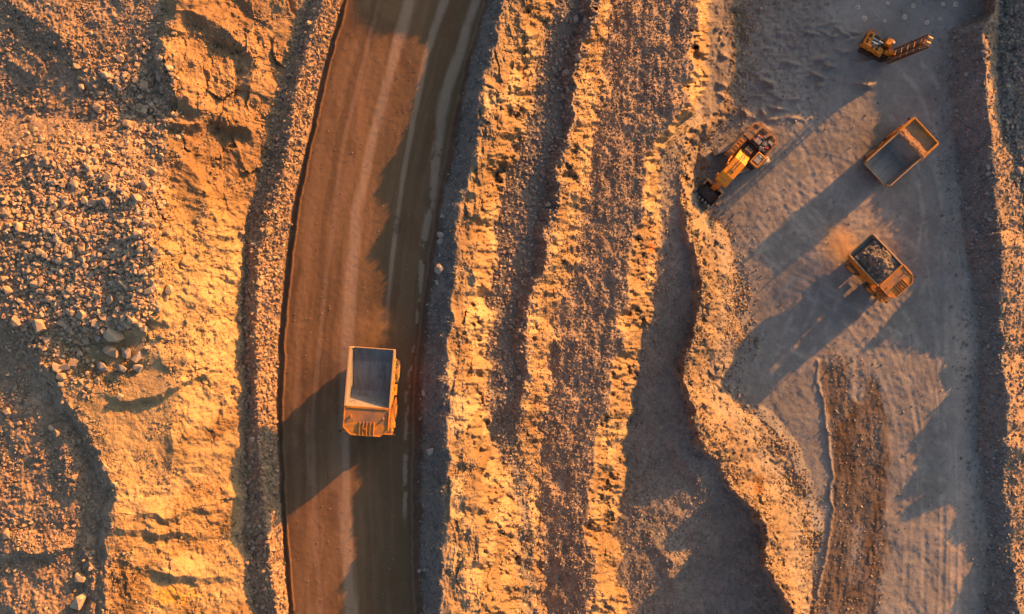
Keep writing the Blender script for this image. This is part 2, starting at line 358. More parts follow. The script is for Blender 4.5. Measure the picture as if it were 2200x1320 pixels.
# ------------------------------------------------------------------ what the ground is made of (its own colours)
def mix(a, b, t):
    return a + (b - a) * t[..., None]
C_ = lambda r, g, b: np.array((r, g, b), np.float32)
nA = fbm(X / 9, Y / 9, 4, 201); nB = fbm(X / 2.2, Y / 2.2, 4, 202); nC = fbm(X / .6, Y / .6, 3, 203)
col = np.ones(Z.shape + (3,), np.float32) * C_(.225, .172, .132)
col = mix(col, C_(.205, .142, .080), m_cliffL)
col = mix(col, C_(.255, .190, .112), m_cliffL * sstep(.1, .55, nA + .6 * (id1 - .5)) )
col = mix(col, C_(.275, .205, .122), m_cliffL * slab * .85)
col = mix(col, C_(.165, .108, .060), m_cliffL * (1 - slab) * sstep(.0, .5, -nA + strata * .4) * .7)
col = mix(col, C_(.20, .13, .08), m_cliffL * sstep(430, 300, VV) * .6)
col = mix(col, C_(.25, .182, .128), m_berm)
col = mix(col, C_(.190, .142, .094), m_cl)
col = mix(col, C_(.16, .112, .072), m_cl * sstep(.0, .6, fbm(X / 3, Y / 5, 4, 205)) * .7)
col = mix(col, C_(.26, .205, .140), m_cl * sstep(.55, .8, id1) )
col = mix(col, C_(.225, .178, .148), m_slope)
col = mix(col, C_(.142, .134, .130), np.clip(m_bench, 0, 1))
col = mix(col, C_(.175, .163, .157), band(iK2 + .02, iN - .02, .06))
col = mix(col, C_(.160, .128, .100), m_ridge)
col = mix(col, C_(.165, .152, .145), band(iN + .55, iP, .2))
col = mix(col, C_(.178, .178, .185), m_floor)
col = mix(col, C_(.150, .156, .162), m_wall)
col = mix(col, C_(.25, .19, .14), band(iS + .05, iT + .8, .1))
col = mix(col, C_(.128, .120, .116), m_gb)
col = mix(col, C_(.20, .19, .18), m_out * (UU > 2000) * sstep(520, 380, VV))
# pale dust and brown soil on the pit floor
col = mix(col, C_(.262, .254, .252), m_floor * sstep(.1, .7, fbm(X / 12, Y / 20, 4, 211)) * .55)
col = mix(col, C_(.155, .145, .142), m_floor * sstep(.1, .7, fbm(X / 8 + 4, Y / 8, 4, 212)) * .5)
col = mix(col, C_(.265, .255, .25), m_floor * RUT * sstep(-.5, .3, fbm(X / 1.5, Y / 1.5, 3, 216)) * .75)
soil = ramp * m_floor * sstep(-.6, .2, fbm(X / 4, Y / 8, 4, 213) + .5 * sstep(800, 880, VV))
lane = (UU - q_u) / (r_u - q_u)
lanes = fbm(lane * 7 + rag * .25, VV / 160, 4, 217)
soil2 = ramp * m_floor * sstep(.0, .5, .55 * fbm(X / 2.2, Y / 4.5, 5, 214, .6) + .75 * lanes + .25 * np.sin(VV / 110 + 1.0)) * sstep(800, 880, VV)
col = mix(col, C_(.112, .082, .064), soil * .8)
col = mix(col, C_(.070, .044, .029), soil2 * .7)
col = mix(col, C_(.30, .27, .25), m_floor * np.exp(-((UU - (2080 - .02 * VV)) / 26) ** 2) * (VV > 380) * .7)
for uu, sl, wd in ((1952, .055, 1.6), (2000, .085, 1.3), (2045, .03, 1.5)):
    col = mix(col, C_(.36, .33, .31), m_floor * np.exp(-((UU - uu - sl * (VV - 700)) / wd) ** 2) * sstep(660, 800, VV) * sstep(.0, .4, fbm(X, Y / 9, 2, 215)) * .6)
# a rust-red seam on the middle face and iron stains
st = np.exp(-(((UU - 1399) / 8) ** 2 + ((VV - 533) / 14) ** 2))
col = mix(col, C_(.42, .13, .03), sstep(.3, .7, st) * .9)
st = np.exp(-(((UU - 1401) / 6) ** 2 + ((VV - 500) / 30) ** 2))
col = mix(col, C_(.25, .13, .06), sstep(.3, .8, st) * .6)
st = np.exp(-(((UU - 1632) / 16) ** 2 + ((VV - 1042) / 30) ** 2)) * (1 + .5 * nC)
col = mix(col, C_(.14, .075, .035), sstep(.35, .8, st) * .85)
st = np.exp(-(((UU - 385) / 60) ** 2 + ((VV - 1282) / 30) ** 2)) * (1 + .6 * nB)
col = mix(col, C_(.42, .24, .05), sstep(.25, .9, st) * .8)
# the haul road: graded brown fines, pale compacted wheel paths, a broken pale edge on the right
e_u = np.interp(VV, [p[0] for p in E_u], [p[1] for p in E_u]); f_u = np.interp(VV, [p[0] for p in F_u], [p[1] for p in F_u])
rt = (UU - e_u) / (f_u - e_u)
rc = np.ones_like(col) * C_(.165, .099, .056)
rc = mix(rc, C_(.098, .068, .042), sstep(.42, .75, rt))  # right half darker and browner: shade from the berm put into the colour
stre = fbm(rt * 20 + fbm(X / 2, Y / 4, 3, 226) * .25, Y / 20, 4, 221)
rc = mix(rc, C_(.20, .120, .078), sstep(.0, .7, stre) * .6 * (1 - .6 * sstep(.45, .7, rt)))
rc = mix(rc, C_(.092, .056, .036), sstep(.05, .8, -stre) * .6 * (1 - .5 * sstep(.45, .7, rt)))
rc = mix(rc, C_(.10, .055, .032), sstep(.25, .7, fbm(X / 2.5, Y / 5, 4, 222)) * .45)
def path(pts, wd, c_, amt, brk=.0):
    global rc
    pu = np.interp(VV, [p[0] for p in pts], [p[1] for p in pts]); w = np.interp(VV, [p[0] for p in pts], [p[2] for p in pts]) * wd
    q = np.exp(-((UU - pu) / w) ** 2 * 1.0)
    k = sstep(.15, .85, q * (1 + .35 * fbm(X / .8, Y / 7, 3, 223)) - brk * sstep(-.1, .4, fbm(X / .8, Y / 1.6, 5, 224, .65)))
    rc = mix(rc, c_, k * amt)
path([(-100,905,9),(0,880,11),(150,838,10),(300,800,9),(450,768,10),(700,748,12),(900,738,10),(1100,742,12),(1320,755,13)], 1.25, C_(.285, .205, .152), .7)
path([(-100,985,9),(0,955,12),(120,915,9),(250,890,7),(400,862,6),(560,842,5),(700,830,4),(900,822,3),(1320,822,3)], 1.0, C_(.27, .21, .168), .62 * sstep(760, 520, VV))
path([(-100,1062,8),(0,1022,11),(100,993,13),(200,957,14),(330,938,12),(420,930,11),(520,910,8),(700,895,4),(850,874,6),(1100,870,6),(1180,868,4),(1320,870,2)], 1.0, C_(.26, .215, .178), .62 * sstep(1140, 1080, VV), sstep(230, 330, VV) * (.45 + .5 * sstep(440, 560, VV)))
path([(-100,840,6),(100,790,7),(300,740,6),(600,700,6),(900,672,6),(1100,676,8),(1320,688,8)], 1.0, C_(.21, .135, .095), .6, .2)
st = np.exp(-(((UU - 852) / 11) ** 2 + ((VV - 488) / 26) ** 2)) * (1 + 1.2 * nC)
rc = mix(rc, C_(.06, .045, .034), sstep(.3, 1.0, st) * .6)
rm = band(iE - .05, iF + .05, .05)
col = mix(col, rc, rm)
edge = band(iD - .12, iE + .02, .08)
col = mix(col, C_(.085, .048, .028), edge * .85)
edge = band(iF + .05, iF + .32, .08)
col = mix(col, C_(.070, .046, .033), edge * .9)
var = 1 + .13 * nA + .16 * nB + .12 * nC
var = 1 + (var - 1) * (1 - .72 * rm) * (1 - .35 * m_floor)
col = col * var[..., None]
col = col * (1 + .10 * (id2 - .5) * (m_cl + m_cliffL) + .16 * (id3 - .5) * (m_plat + m_berm + m_bench))[..., None]
col = np.clip(col, .02, .75)
# ------------------------------------------------------------------ materials
def node_mat(name):
    m = bpy.data.materials.new(name); m.use_nodes = True
    t = m.node_tree; b = t.nodes['Principled BSDF']
    return m, t, b
def ground_mat(name, attr, rough=.95, grain=.05, bump=.6, bdist=.05, scale=7.0):
    m, t, b = node_mat(name)
    a = t.nodes.new('ShaderNodeAttribute'); a.attribute_name = attr
    g = t.nodes.new('ShaderNodeNewGeometry')
    n = t.nodes.new('ShaderNodeTexNoise'); n.inputs['Scale'].default_value = scale; n.inputs['Detail'].default_value = 5; n.inputs['Roughness'].default_value = .65
    t.links.new(g.outputs['Position'], n.inputs['Vector'])
    r = t.nodes.new('ShaderNodeMapRange'); r.inputs[1].default_value = .3; r.inputs[2].default_value = .7; r.inputs[3].default_value = 1 - grain; r.inputs[4].default_value = 1 + grain
    t.links.new(n.outputs['Fac'], r.inputs[0])
    mx = t.nodes.new('ShaderNodeVectorMath'); mx.operation = 'SCALE'
    t.links.new(a.outputs['Color'], mx.inputs[0]); t.links.new(r.outputs[0], mx.inputs['Scale'])
    t.links.new(mx.outputs[0], b.inputs['Base Color'])
    b.inputs['Roughness'].default_value = rough; b.inputs['Specular IOR Level'].default_value = .15
    bp = t.nodes.new('ShaderNodeBump'); bp.inputs['Strength'].default_value = bump; bp.inputs['Distance'].default_value = bdist
    t.links.new(n.outputs['Fac'], bp.inputs['Height']); t.links.new(bp.outputs[0], b.inputs['Normal'])
    return m
M_ROCK = ground_mat('quarry_rock', 'tone', grain=.22, bump=.9, bdist=.12, scale=5.0)
M_ROAD = ground_mat('graded_road', 'tone', grain=.10, bump=.25, bdist=.03, scale=4.0)
M_FLOOR = ground_mat('dusty_floor', 'tone', grain=.16, bump=.55, bdist=.06, scale=4.0)
M_STONE = ground_mat('broken_stone', 'tone', grain=.14, bump=.5, bdist=.08, scale=3.0)

def np_mesh(name, verts, tris_or_quads, tone=None, smooth=False):
    k = tris_or_quads.shape[1]; nf = len(tris_or_quads)
    me = bpy.data.meshes.new(name)
    me.vertices.add(len(verts)); me.vertices.foreach_set('co', np.ascontiguousarray(verts, np.float32).ravel())
    me.loops.add(nf * k); me.loops.foreach_set('vertex_index', np.ascontiguousarray(tris_or_quads, np.int32).ravel())
    me.polygons.add(nf); me.polygons.foreach_set('loop_start', np.arange(0, nf * k, k, dtype=np.int32))
    me.update(calc_edges=True)
    if smooth: me.polygons.foreach_set('use_smooth', np.ones(nf, bool))
    else: me.polygons.foreach_set('use_smooth', np.zeros(nf, bool))
    if tone is not None:
        ca = me.color_attributes.new('tone', 'FLOAT_COLOR', 'POINT')
        ca.data.foreach_set('color', np.concatenate([tone, np.ones((len(tone), 1))], 1).astype(np.float32).ravel())
    return me

# ------------------------------------------------------------------ the ground sheet, cut along the road and the pit floor
nv, nu = Z.shape
idx = np.arange(nv * nu).reshape(nv, nu)
quads = np.stack([idx[1:, :-1], idx[1:, 1:], idx[:-1, 1:], idx[:-1, :-1]], -1).reshape(-1, 4)
Sc = (S[:-1, :-1] + S[1:, 1:]).reshape(-1) * .5
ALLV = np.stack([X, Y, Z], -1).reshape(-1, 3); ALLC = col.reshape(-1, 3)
def region(name, mask, mat, smooth):
    q = quads[mask]; used, inv = np.unique(q, return_inverse=True)
    o = bpy.data.objects.new(name, np_mesh(name, ALLV[used], inv.reshape(-1, 4), ALLC[used], smooth))
    o.data.materials.append(mat); COL.objects.link(o)
    return tag(o, kind='structure')
r_road = (Sc > iE - .05) & (Sc < iF + .05)
r_floor = (Sc > iP + .0) & (Sc < iR)
r_cliff = ((Sc > iA) & (Sc < iB)) | ((Sc > iG) & (Sc < iH)) | ((Sc > iI) & (Sc < iJ)) | ((Sc > iK1) & (Sc < iK2))
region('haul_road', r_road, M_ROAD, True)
region('quarry_floor', r_floor, M_FLOOR, True)
region('rock_face', r_cliff, M_ROCK, False)
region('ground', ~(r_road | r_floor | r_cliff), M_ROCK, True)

# ------------------------------------------------------------------ stones
def hull_rock(seed, n=15, flat=.75):
    r = np.random.default_rng(seed)
    p = r.normal(size=(n, 3)); p /= np.linalg.norm(p, axis=1)[:, None]
    p = np.sign(p) * np.abs(p) ** .7                               # towards a block
    p *= (.5 * r.uniform(.8, 1.08, (n, 1))) * np.array([1.12, .86 + .2 * r.random(), flat])
    bm = bmesh.new()
    for q in p: bm.verts.new(q)
    res = bmesh.ops.convex_hull(bm, input=bm.verts)
    bmesh.ops.delete(bm, geom=[g for g in bm.verts if not g.link_faces], context='VERTS')
    bmesh.ops.recalc_face_normals(bm, faces=bm.faces)
    bmesh.ops.triangulate(bm, faces=bm.faces)
    bm.verts.index_update()
    v = np.array([x.co[:] for x in bm.verts]); f = np.array([[x.index for x in fc.verts] for fc in bm.faces])
    bm.free()
    return v, f
STONES = [hull_rock(100 + i, 11 + i % 5, .62 + .05 * (i % 5)) for i in range(26)]

def scatter(n, density, smin, smax, pw, seed, box=(-50, 2250, -50, 1370)):
    """random stones: returns u, v, size in px (power law)"""
    r = np.random.default_rng(seed); out = []
    need = n; tries = 0
    while need > 0 and tries < 60:
        u = r.uniform(box[0], box[1], 60000); v = r.uniform(box[2], box[3], 60000)
        d = density(u, v); k = r.random(60000) < d
        u, v = u[k][:need], v[k][:need]
        out.append(np.stack([u, v], 1)); need -= len(u); tries += 1
    uv = np.concatenate(out)
    q = r.random(len(uv)); a = 1 - pw
    s = (smin ** a + q * (smax ** a - smin ** a)) ** (1 / a)
    return uv[:, 0], uv[:, 1], s
def sS(u, v): return bil(S, GU, GV, u, v)
def stones_mesh(name, u, v, s, tone, tvar, seed, sink=.12):
    r = np.random.default_rng(seed)
    z = ground(u, v); d = CAM_H - z
    x = (u - 1100) / F_PX * d; y = -(v - 660) / F_PX * d; m = s * d / F_PX
    VS, FS, TS = [], [], []; off = 0
    kinds = r.integers(0, len(STONES), len(u))
    for k, (sv, sf) in enumerate(STONES):
        w = np.where(kinds == k)[0]
        if not len(w): continue
        a = r.uniform(0, 6.283, len(w)); ti = r.normal(0, .35, (len(w), 2))
        ca, sa = np.cos(a), np.sin(a)
        px = sv[None, :, 0] * ca[:, None] - sv[None, :, 1] * sa[:, None]; py = sv[None, :, 0] * sa[:, None] + sv[None, :, 1] * ca[:, None]
        pz = sv[None, :, 2] * r.uniform(.75, 1.25, (len(w), 1)) + px * ti[:, :1] + py * ti[:, 1:]
        q = np.stack([px, py, pz], -1) * m[w][:, None, None]
        q[:, :, 0] += x[w][:, None]; q[:, :, 1] += y[w][:, None]; q[:, :, 2] += (z[w] + m[w] * sink)[:, None]
        VS.append(q.reshape(-1, 3)); FS.append((sf[None] + (np.arange(len(w)) * len(sv))[:, None, None] + off).reshape(-1, 3))
        t = (np.array(tone)[None] * (1 + r.normal(0, tvar, (len(w), 1))) * (1 + r.normal(0, .04, (len(w), 3)))).clip(.03, .6)
        TS.append(np.repeat(t, len(sv), 0)); off += len(w) * len(sv)
    me = np_mesh(name, np.concatenate(VS), np.concatenate(FS), np.concatenate(TS), False)
    o = bpy.data.objects.new(name, me); me.materials.append(M_STONE); COL.objects.link(o)
    return o
def nz(u, v, sc, seed, lo=-.3, hi=.5): return sstep(lo, hi, fbm(u / sc, v / sc, 3, seed))
def inS(u, v, a, b, w=.1):
    s = sS(u, v); return sstep(a - w, a + w, s) * (1 - sstep(b - w, b + w, s))
heap = lambda u, v: np.clip(np.exp(-(((u - 190) / 150) ** 4 + ((v - 540) / 200) ** 4)) + .8 * np.exp(-(((u - 290) / 70) ** 2 + ((v - 220) / 80) ** 2)) + np.exp(-(((u - 270) / 110) ** 4 + ((v - 760) / 75) ** 4)), 0, 1)
STUFF = [
 ('rubble', 'loose pale rubble covering the high ground left of the road', 12500, lambda u, v: inS(u, v, -1, iA + .15) * (.12 + .88 * nz(u, v, 45, 301, -.05, .55)), 2.6, 8.0, 2.8, (.255, .195, .15), None),
 ('rubble', 'coarse broken rock blanketing the heaps at the far left', 5600, lambda u, v: heap(u, v) * inS(u, v, -1, iA + .3) , 5.5, 13.0, 1.6, (.285, .22, .165), None),
 ('rubble', 'small stones caught on the ledges of the tall left rock face', 2600, lambda u, v: inS(u, v, iA, iB - .1) * nz(u, v, 40, 302, -.1, .5), 2.6, 7.0, 2.8, (.235, .185, .135), None),
 ('rubble', 'crushed stone piled in the long windrow and ditch left of the road', 5600, lambda u, v: inS(u, v, iB - .05, iD - .15), 3.6, 11.0, 2.1, (.265, .195, .140), None),
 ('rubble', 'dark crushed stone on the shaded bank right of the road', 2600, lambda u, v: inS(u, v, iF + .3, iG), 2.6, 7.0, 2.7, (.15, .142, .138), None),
 ('rubble', 'stones lodged in the first rock face right of the road', 2600, lambda u, v: inS(u, v, iG, iH + .2) * nz(u, v, 30, 303, -.2, .4), 2.8, 7.0, 2.7, (.235, .19, .145), None),
 ('rubble', 'fallen rock lying along the narrow bench right of the road', 4200, lambda u, v: inS(u, v, iH, iI + .25), 3.0, 9.0, 2.5, (.215, .185, .17), None),
 ('gravel', 'fine dark gravel on the long slope in the middle of the quarry', 13000, lambda u, v: inS(u, v, iI + .3, iK1), 2.4, 6.5, 2.9, (.20, .165, .145), None),
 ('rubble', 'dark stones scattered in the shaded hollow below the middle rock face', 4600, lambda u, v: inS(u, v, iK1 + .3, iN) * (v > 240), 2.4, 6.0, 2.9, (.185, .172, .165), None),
 ('rubble', 'broken rock on the sunlit spoil ridge beside the pit floor', 4600, lambda u, v: inS(u, v, iN, iP + .03, .08) * (.15 + .85 * nz(u, v, 40, 304, -.1, .5)) * (.25 + .75 * sstep(iN + .5, iN + .95, sS(u, v))), 2.4, 8.0, 2.8, (.20, .16, .12), None),
 ('rubble', 'stones along the crumbling crest of the spoil ridge', 1500, lambda u, v: np.exp(-((sS(u, v) - iN) / .22) ** 2) * (v > 300), 3.0, 9.0, 2.3, (.19, .155, .12), None),
 ('rubble', 'loose stone at the foot of the pit wall on the right', 4200, lambda u, v: inS(u, v, iR - .02, iS), 2.6, 8.0, 2.7, (.18, .182, .186), None),
 ('rubble', 'rough stone beyond the pit wall at the right edge', 3600, lambda u, v: inS(u, v, iS, iU + .5), 3.0, 9.0, 2.6, (.24, .205, .18), None),
 ('gravel', 'scattered stones on the pit floor around the machines', 3000, lambda u, v: inS(u, v, iP, iR - .02, .02) * np.clip(.05 + .9 * np.exp(-((u - 1520) / 40) ** 2 - ((v - 430) / 45) ** 2) + .7 * np.exp(-((u - 1525) / 35) ** 2 - ((v - 320) / 40) ** 2) + .5 * np.exp(-((u - 1590) / 40) ** 2 - ((v - 560) / 60) ** 2) + sstep(.14, .0, sS(u, v) - iP) + .8 * sstep(340, 160, v) * sstep(1860, 1600, u) + .5 * (u > 1770) * (u < 1900) * (v > 760), 0, 1), 1.8, 6.0, 3.0, (.20, .19, .185), None),
 ('gravel', 'loose stones spilled on the brown haul road', 520, lambda u, v: inS(u, v, iE, iF, .02), 1.6, 3.2, 3.0, (.19, .14, .11), None),
]
for i, (nm, lab, n, den, a, b, pw, tone, _) in enumerate(STUFF):
    u, v, s = scatter(n, den, a, b, pw, 900 + i)
    o = stones_mesh(nm, u, v, s, tone, .18, 950 + i)
    tag(o, lab, 'gravel' if nm == 'gravel' else 'rubble', kind='stuff')

# single boulders: u, v and width in the photograph
BIG = [(300,100,14),(175,190,18),(250,185,16),(312,155,12),(343,168,14),(310,237,18),(340,242,12),(389,292,13),(305,305,15),(247,368,20),(293,427,24),(190,343,14),(100,347,20),(190,362,16),(235,400,16),
 (136,398,14),(172,414,16),(140,430,18),(80,430,16),(285,395,17),(245,410,17),(295,473,13),(125,462,18),(150,475,16),(60,527,18),(105,527,14),(97,548,18),(135,530,16),(162,512,14),(215,548,14),(270,557,18),(305,585,16),
 (265,607,18),(15,623,20),(150,620,14),(363,622,20),(207,615,12),(355,640,16),(300,622,14),(35,692,27),(86,700,33),(242,720,40),(240,755,34),(270,757,24),(295,767,24),(308,706,18),(278,693,16),(220,788,24),(158,778,20),
 (140,790,20),(262,790,22),(297,790,20),(212,712,14),(317,748,14),(345,722,18),(182,733,14),(110,920,14),(122,930,16),(225,1005,14),(245,1040,14),(14,1147,24),(175,1243,30),(172,1292,42),(20,1225,14),(200,1188,12),
 (195,1222,12),(42,910,12),(15,885,16),(258,852,16),(400,690,12),(515,685,16),(558,1131,10),(620,160,14),(681,115,11),(682,173,10),(607,207,9),(520,500,12),(545,525,12),(385,335,12),
 (947,505,16),(945,520,16),(943,578,23),(940,608,13),(950,465,11),(945,548,10),(910,845,13),(925,970,17),(901,1227,9),(913,1224,8),
 (1237,42,14),(1242,122,16),(1217,157,20),(1220,192,14),(1210,207,14),(1142,372,10),(1177,440,14),(1115,452,12),(1125,522,10),(1097,540,12),(1220,100,10),(1205,130,10),(1085,817,12),(1115,812,12),(1085,836,10),(1110,1030,14),
 (1541,62,11),(1552,68,9),(1560,60,9),(1548,82,10),(1556,92,11),(1566,70,8),(1635,20,9),(1440,150,8),(1382,82,8),(1495,960,11),(1380,1237,9),(1335,825,11),(1342,835,9),(1560,787,13),(1546,790,11),(1552,805,9),(1545,770,9),(1558,828,9),(1570,840,9),(1588,850,9),(1606,872,9),(1625,943,10),(1643,970,9),(1490,982,8),
 (2075,160,11),(2122,360,15),(2124,373,13),(2065,195,8),(2127,472,12),(2118,466,9),(2190,367,17),(2100,515,9),(2077,285,8),(2057,367,8),(2098,500,9),(2080,540,8),(2122,745,9),(2040,120,8)]
NAMED = {(242,720):'largest pale boulder on the rubble heap, squarish with a ridge along its top', (240,755):'broad grey boulder just below the largest pale one on the heap', (270,757):'blocky shaded boulder tucked between two large ones on the heap',
 (295,767):'pale boulder at the right end of the cluster of large rocks', (86,700):'large lone boulder left of the rubble heap above the dark hollow', (35,692):'rounded boulder near the left edge above the dark hollow', (220,788):'tall slab-like pale boulder below the cluster of large rocks',
 (293,427):'big bright slab at the right side of the rubble field', (247,368):'blocky grey boulder at the upper right of the rubble field', (100,347):'flat pale boulder at the top of the rubble field', (175,1243):'pale squarish boulder standing alone in the lower left hollow',
 (172,1292):'very large flat boulder at the bottom of the lower left hollow', (14,1147):'pale rounded boulder at the left edge beside the lower hollow', (310,237):'flat grey slab lying in the shaded hollow below the rock outcrop', (343,168):'grey boulder at the foot of the upper left outcrop',
 (175,190):'sunlit boulder alone on the fine scree at upper left', (389,292):'bright pale boulder at the lower end of the outcrop', (620,160):'sunlit boulder on the edge of the ditch beside the upper road', (515,685):'single pale stone in the shaded ditch left of the road',
 (943,578):'largest grey block at the right shoulder of the road', (947,505):'pale block at the top of the row on the right road shoulder', (945,520):'pale block second from the top of the row on the right road shoulder', (925,970):'grey boulder on the right road bank below the truck', (910,845):'small pale block on the right road shoulder level with the truck',
 (1217,157):'largest dark boulder on the upper narrow bench', (1242,122):'rounded boulder high on the narrow bench, above the largest dark one', (1237,42):'sunlit boulder near the top end of the narrow bench', (1177,440):'lone boulder in the middle of the shaded narrow bench', (2190,367):'grey boulder beyond the pit wall near the right edge', (2122,360):'pale boulder on the pit wall crest right of the parked truck',
 (2075,160):'pale stone on the shaded pit wall right of the drill rig', (1560,787):'largest grey stone where the spoil ridge meets the pit floor', (1495,960):'pale stone in the shade at the foot of the spoil ridge', (1380,1237):'round pale stone in the dark hollow at the bottom'}
def zone(u, v):
    s = float(sS(np.array([u]), np.array([v]))[0])
    if s < iA + .3: 
        return ('angular pale boulder in the rubble field at the far left', 'boulders in the rubble field') if v > 310 and v < 840 else (('angular boulder on the scree at the upper left', 'boulders on the upper left scree') if v <= 310 else ('angular boulder around the lower left hollow', 'boulders round the lower left hollow'))
    if s < iB - .1: return ('boulder caught on the tall left rock face', 'boulders on the left rock face')
    if s < iD: return ('boulder in the stone windrow left of the road', 'boulders along the left windrow')
    if s < iG: return ('grey block on the right shoulder of the road', 'blocks on the right road shoulder')
    if s < iJ: return ('boulder on the narrow bench right of the road', 'boulders on the narrow bench')
    if s < iN: return ('stone on the slope in the middle of the quarry', 'stones on the middle slope')
    if s < iR - .05: return ('grey rock along the edge of the pit floor by the spoil ridge', 'rocks along the spoil ridge')
    return ('grey rock on the pit wall at the right', 'rocks on the right pit wall')
ROCKM = []
for i in range(14):
    v, f = hull_rock(500 + i, 17 + i % 6, .72 + .04 * (i % 4))
    for tn in range(3):
        k = (.88, 1.0, 1.15)[tn]; base = np.array((.29, .23, .178)) * k
        me = np_mesh('boulder', v, f, np.repeat(base[None], len(v), 0), False); me.materials.append(M_STONE); ROCKM.append(me)
GREYM = []
for i in range(8):
    v, f = hull_rock(600 + i, 16 + i % 5, .74)
    me = np_mesh('boulder', v, f, np.repeat(np.array((.235, .215, .205))[None], len(v), 0), False); me.materials.append(M_STONE); GREYM.append(me)
def boulder(u, v, px, label, group, k):
    z = float(ground(u, v)); m = px * (CAM_H - z) / F_PX
    s = float(sS(np.array([u]), np.array([v]))[0])
    me = (GREYM if s > iD + .2 or (195 < u < 315 and 700 < v < 800 and px < 30) else ROCKM)
    o = bpy.data.objects.new('boulder', me[k % len(me)])
    p = at(u, v, z + m * .22); o.location = p
    r = random.Random(k * 13 + 1)
    o.scale = (m, m * r.uniform(.85, 1.05), m * r.uniform(.8, 1.05)); o.rotation_euler = (r.uniform(-.25, .25), r.uniform(-.25, .25), r.uniform(0, 6.28))
    COL.objects.link(o)
    return tag(o, label, 'boulder', group)
k = 0
for (u, v, px) in BIG:
    lab, grp = zone(u, v)
    boulder(u, v, px, NAMED.get((u, v), lab), grp, k); k += 1
n_more = 285 - len(BIG)
uu, vv, ss = scatter(n_more, lambda u, v: heap(u, v) * inS(u, v, -1, iA + .3, .05) + .03 * inS(u, v, -1, iA) + .03 * inS(u, v, iB, iD - .2) + .02 * inS(u, v, iH, iI), 13, 24, 2.3, 77, (5, 1300, 5, 1310))
for a, b, px in zip(uu, vv, ss):
    lab, grp = zone(a, b)
    boulder(float(a), float(b), float(px) * .95, lab, grp, k); k += 1

# blast-hole cuttings at the head of the pit floor
def cuttings(u, v, px, label, hole=True):
    z = float(ground(u, v)); m = px * (CAM_H - z) / F_PX
    rx = random.Random(int(u * 7 + v)); bm = bmesh.new(); n = 28; rings = []
    prof = [(0.0, -.5), (.17, -.45), (.2, .16), (.30, .24), (.52, .10), (.8, .0), (1.05, -.14)] if hole else [(0, .3), (.12, .29), (.3, .2), (.5, .11), (.7, .05), (.9, -.02), (1.1, -.14)]
    for rad, hh in prof:
        if rad == 0: rings.append([bm.verts.new((0, 0, hh * m * .6))]); continue
        rings.append([bm.verts.new((math.cos(6.2832 * i / n) * rad * m * .5 * (1 + rx.uniform(-.12, .12)), math.sin(6.2832 * i / n) * rad * m * .5 * (1 + rx.uniform(-.12, .12)), hh * m * .6 * (1 + rx.uniform(-.2, .2)))) for i in range(n)])
    for a, b in zip(rings, rings[1:]):
        for i in range(n):
            j = (i + 1) % n
            if len(a) == 1: bm.faces.new((a[0], b[i], b[j]))
            else: bm.faces.new((a[i], b[i], b[j], a[j]))
    bmesh.ops.recalc_face_normals(bm, faces=bm.faces)
    for f in bm.faces: f.smooth = True
    me = bpy.data.meshes.new('drill_cuttings'); bm.to_mesh(me); bm.free()
    ca = me.color_attributes.new('tone', 'FLOAT_COLOR', 'POINT')
    for d in ca.data: d.color = (.40, .37, .345, 1)
    me.materials.append(M_FLOOR)
    o = bpy.data.objects.new('drill_cuttings', me); o.location = at(u, v); COL.objects.link(o)
    tag(o, label, 'drill cuttings', 'blast hole cuttings at the head of the pit')
for a in ((1842, 17, 15, 'pale ring of cuttings round the blast hole above the drill rig body', True), (1908, 7, 9, 'small pale heap of cuttings at the top edge above the drill rig', False), (1962, 12, 13, 'ring of cuttings round the dark blast hole at the top edge above the mast', True),
          (1944, 36, 13, 'flat pale heap of drill cuttings just above the drill mast', False), (2020, 41, 11, 'bright ring of cuttings round the blast hole right of the mast', True), (2055, 9, 14, 'ring of cuttings round the rightmost dark blast hole', True),
          (1992, 48, 13, 'pale heap of cuttings beside the tip of the mast', False), (1901, 46, 10, 'small ring of cuttings right behind the drill rig body', True), (1858, 40, 14, 'pale heap of cuttings touching the back of the drill rig', False), (2027, 9, 11, 'flat pale heap beside the rightmost blast hole', False)):
    cuttings(*a)

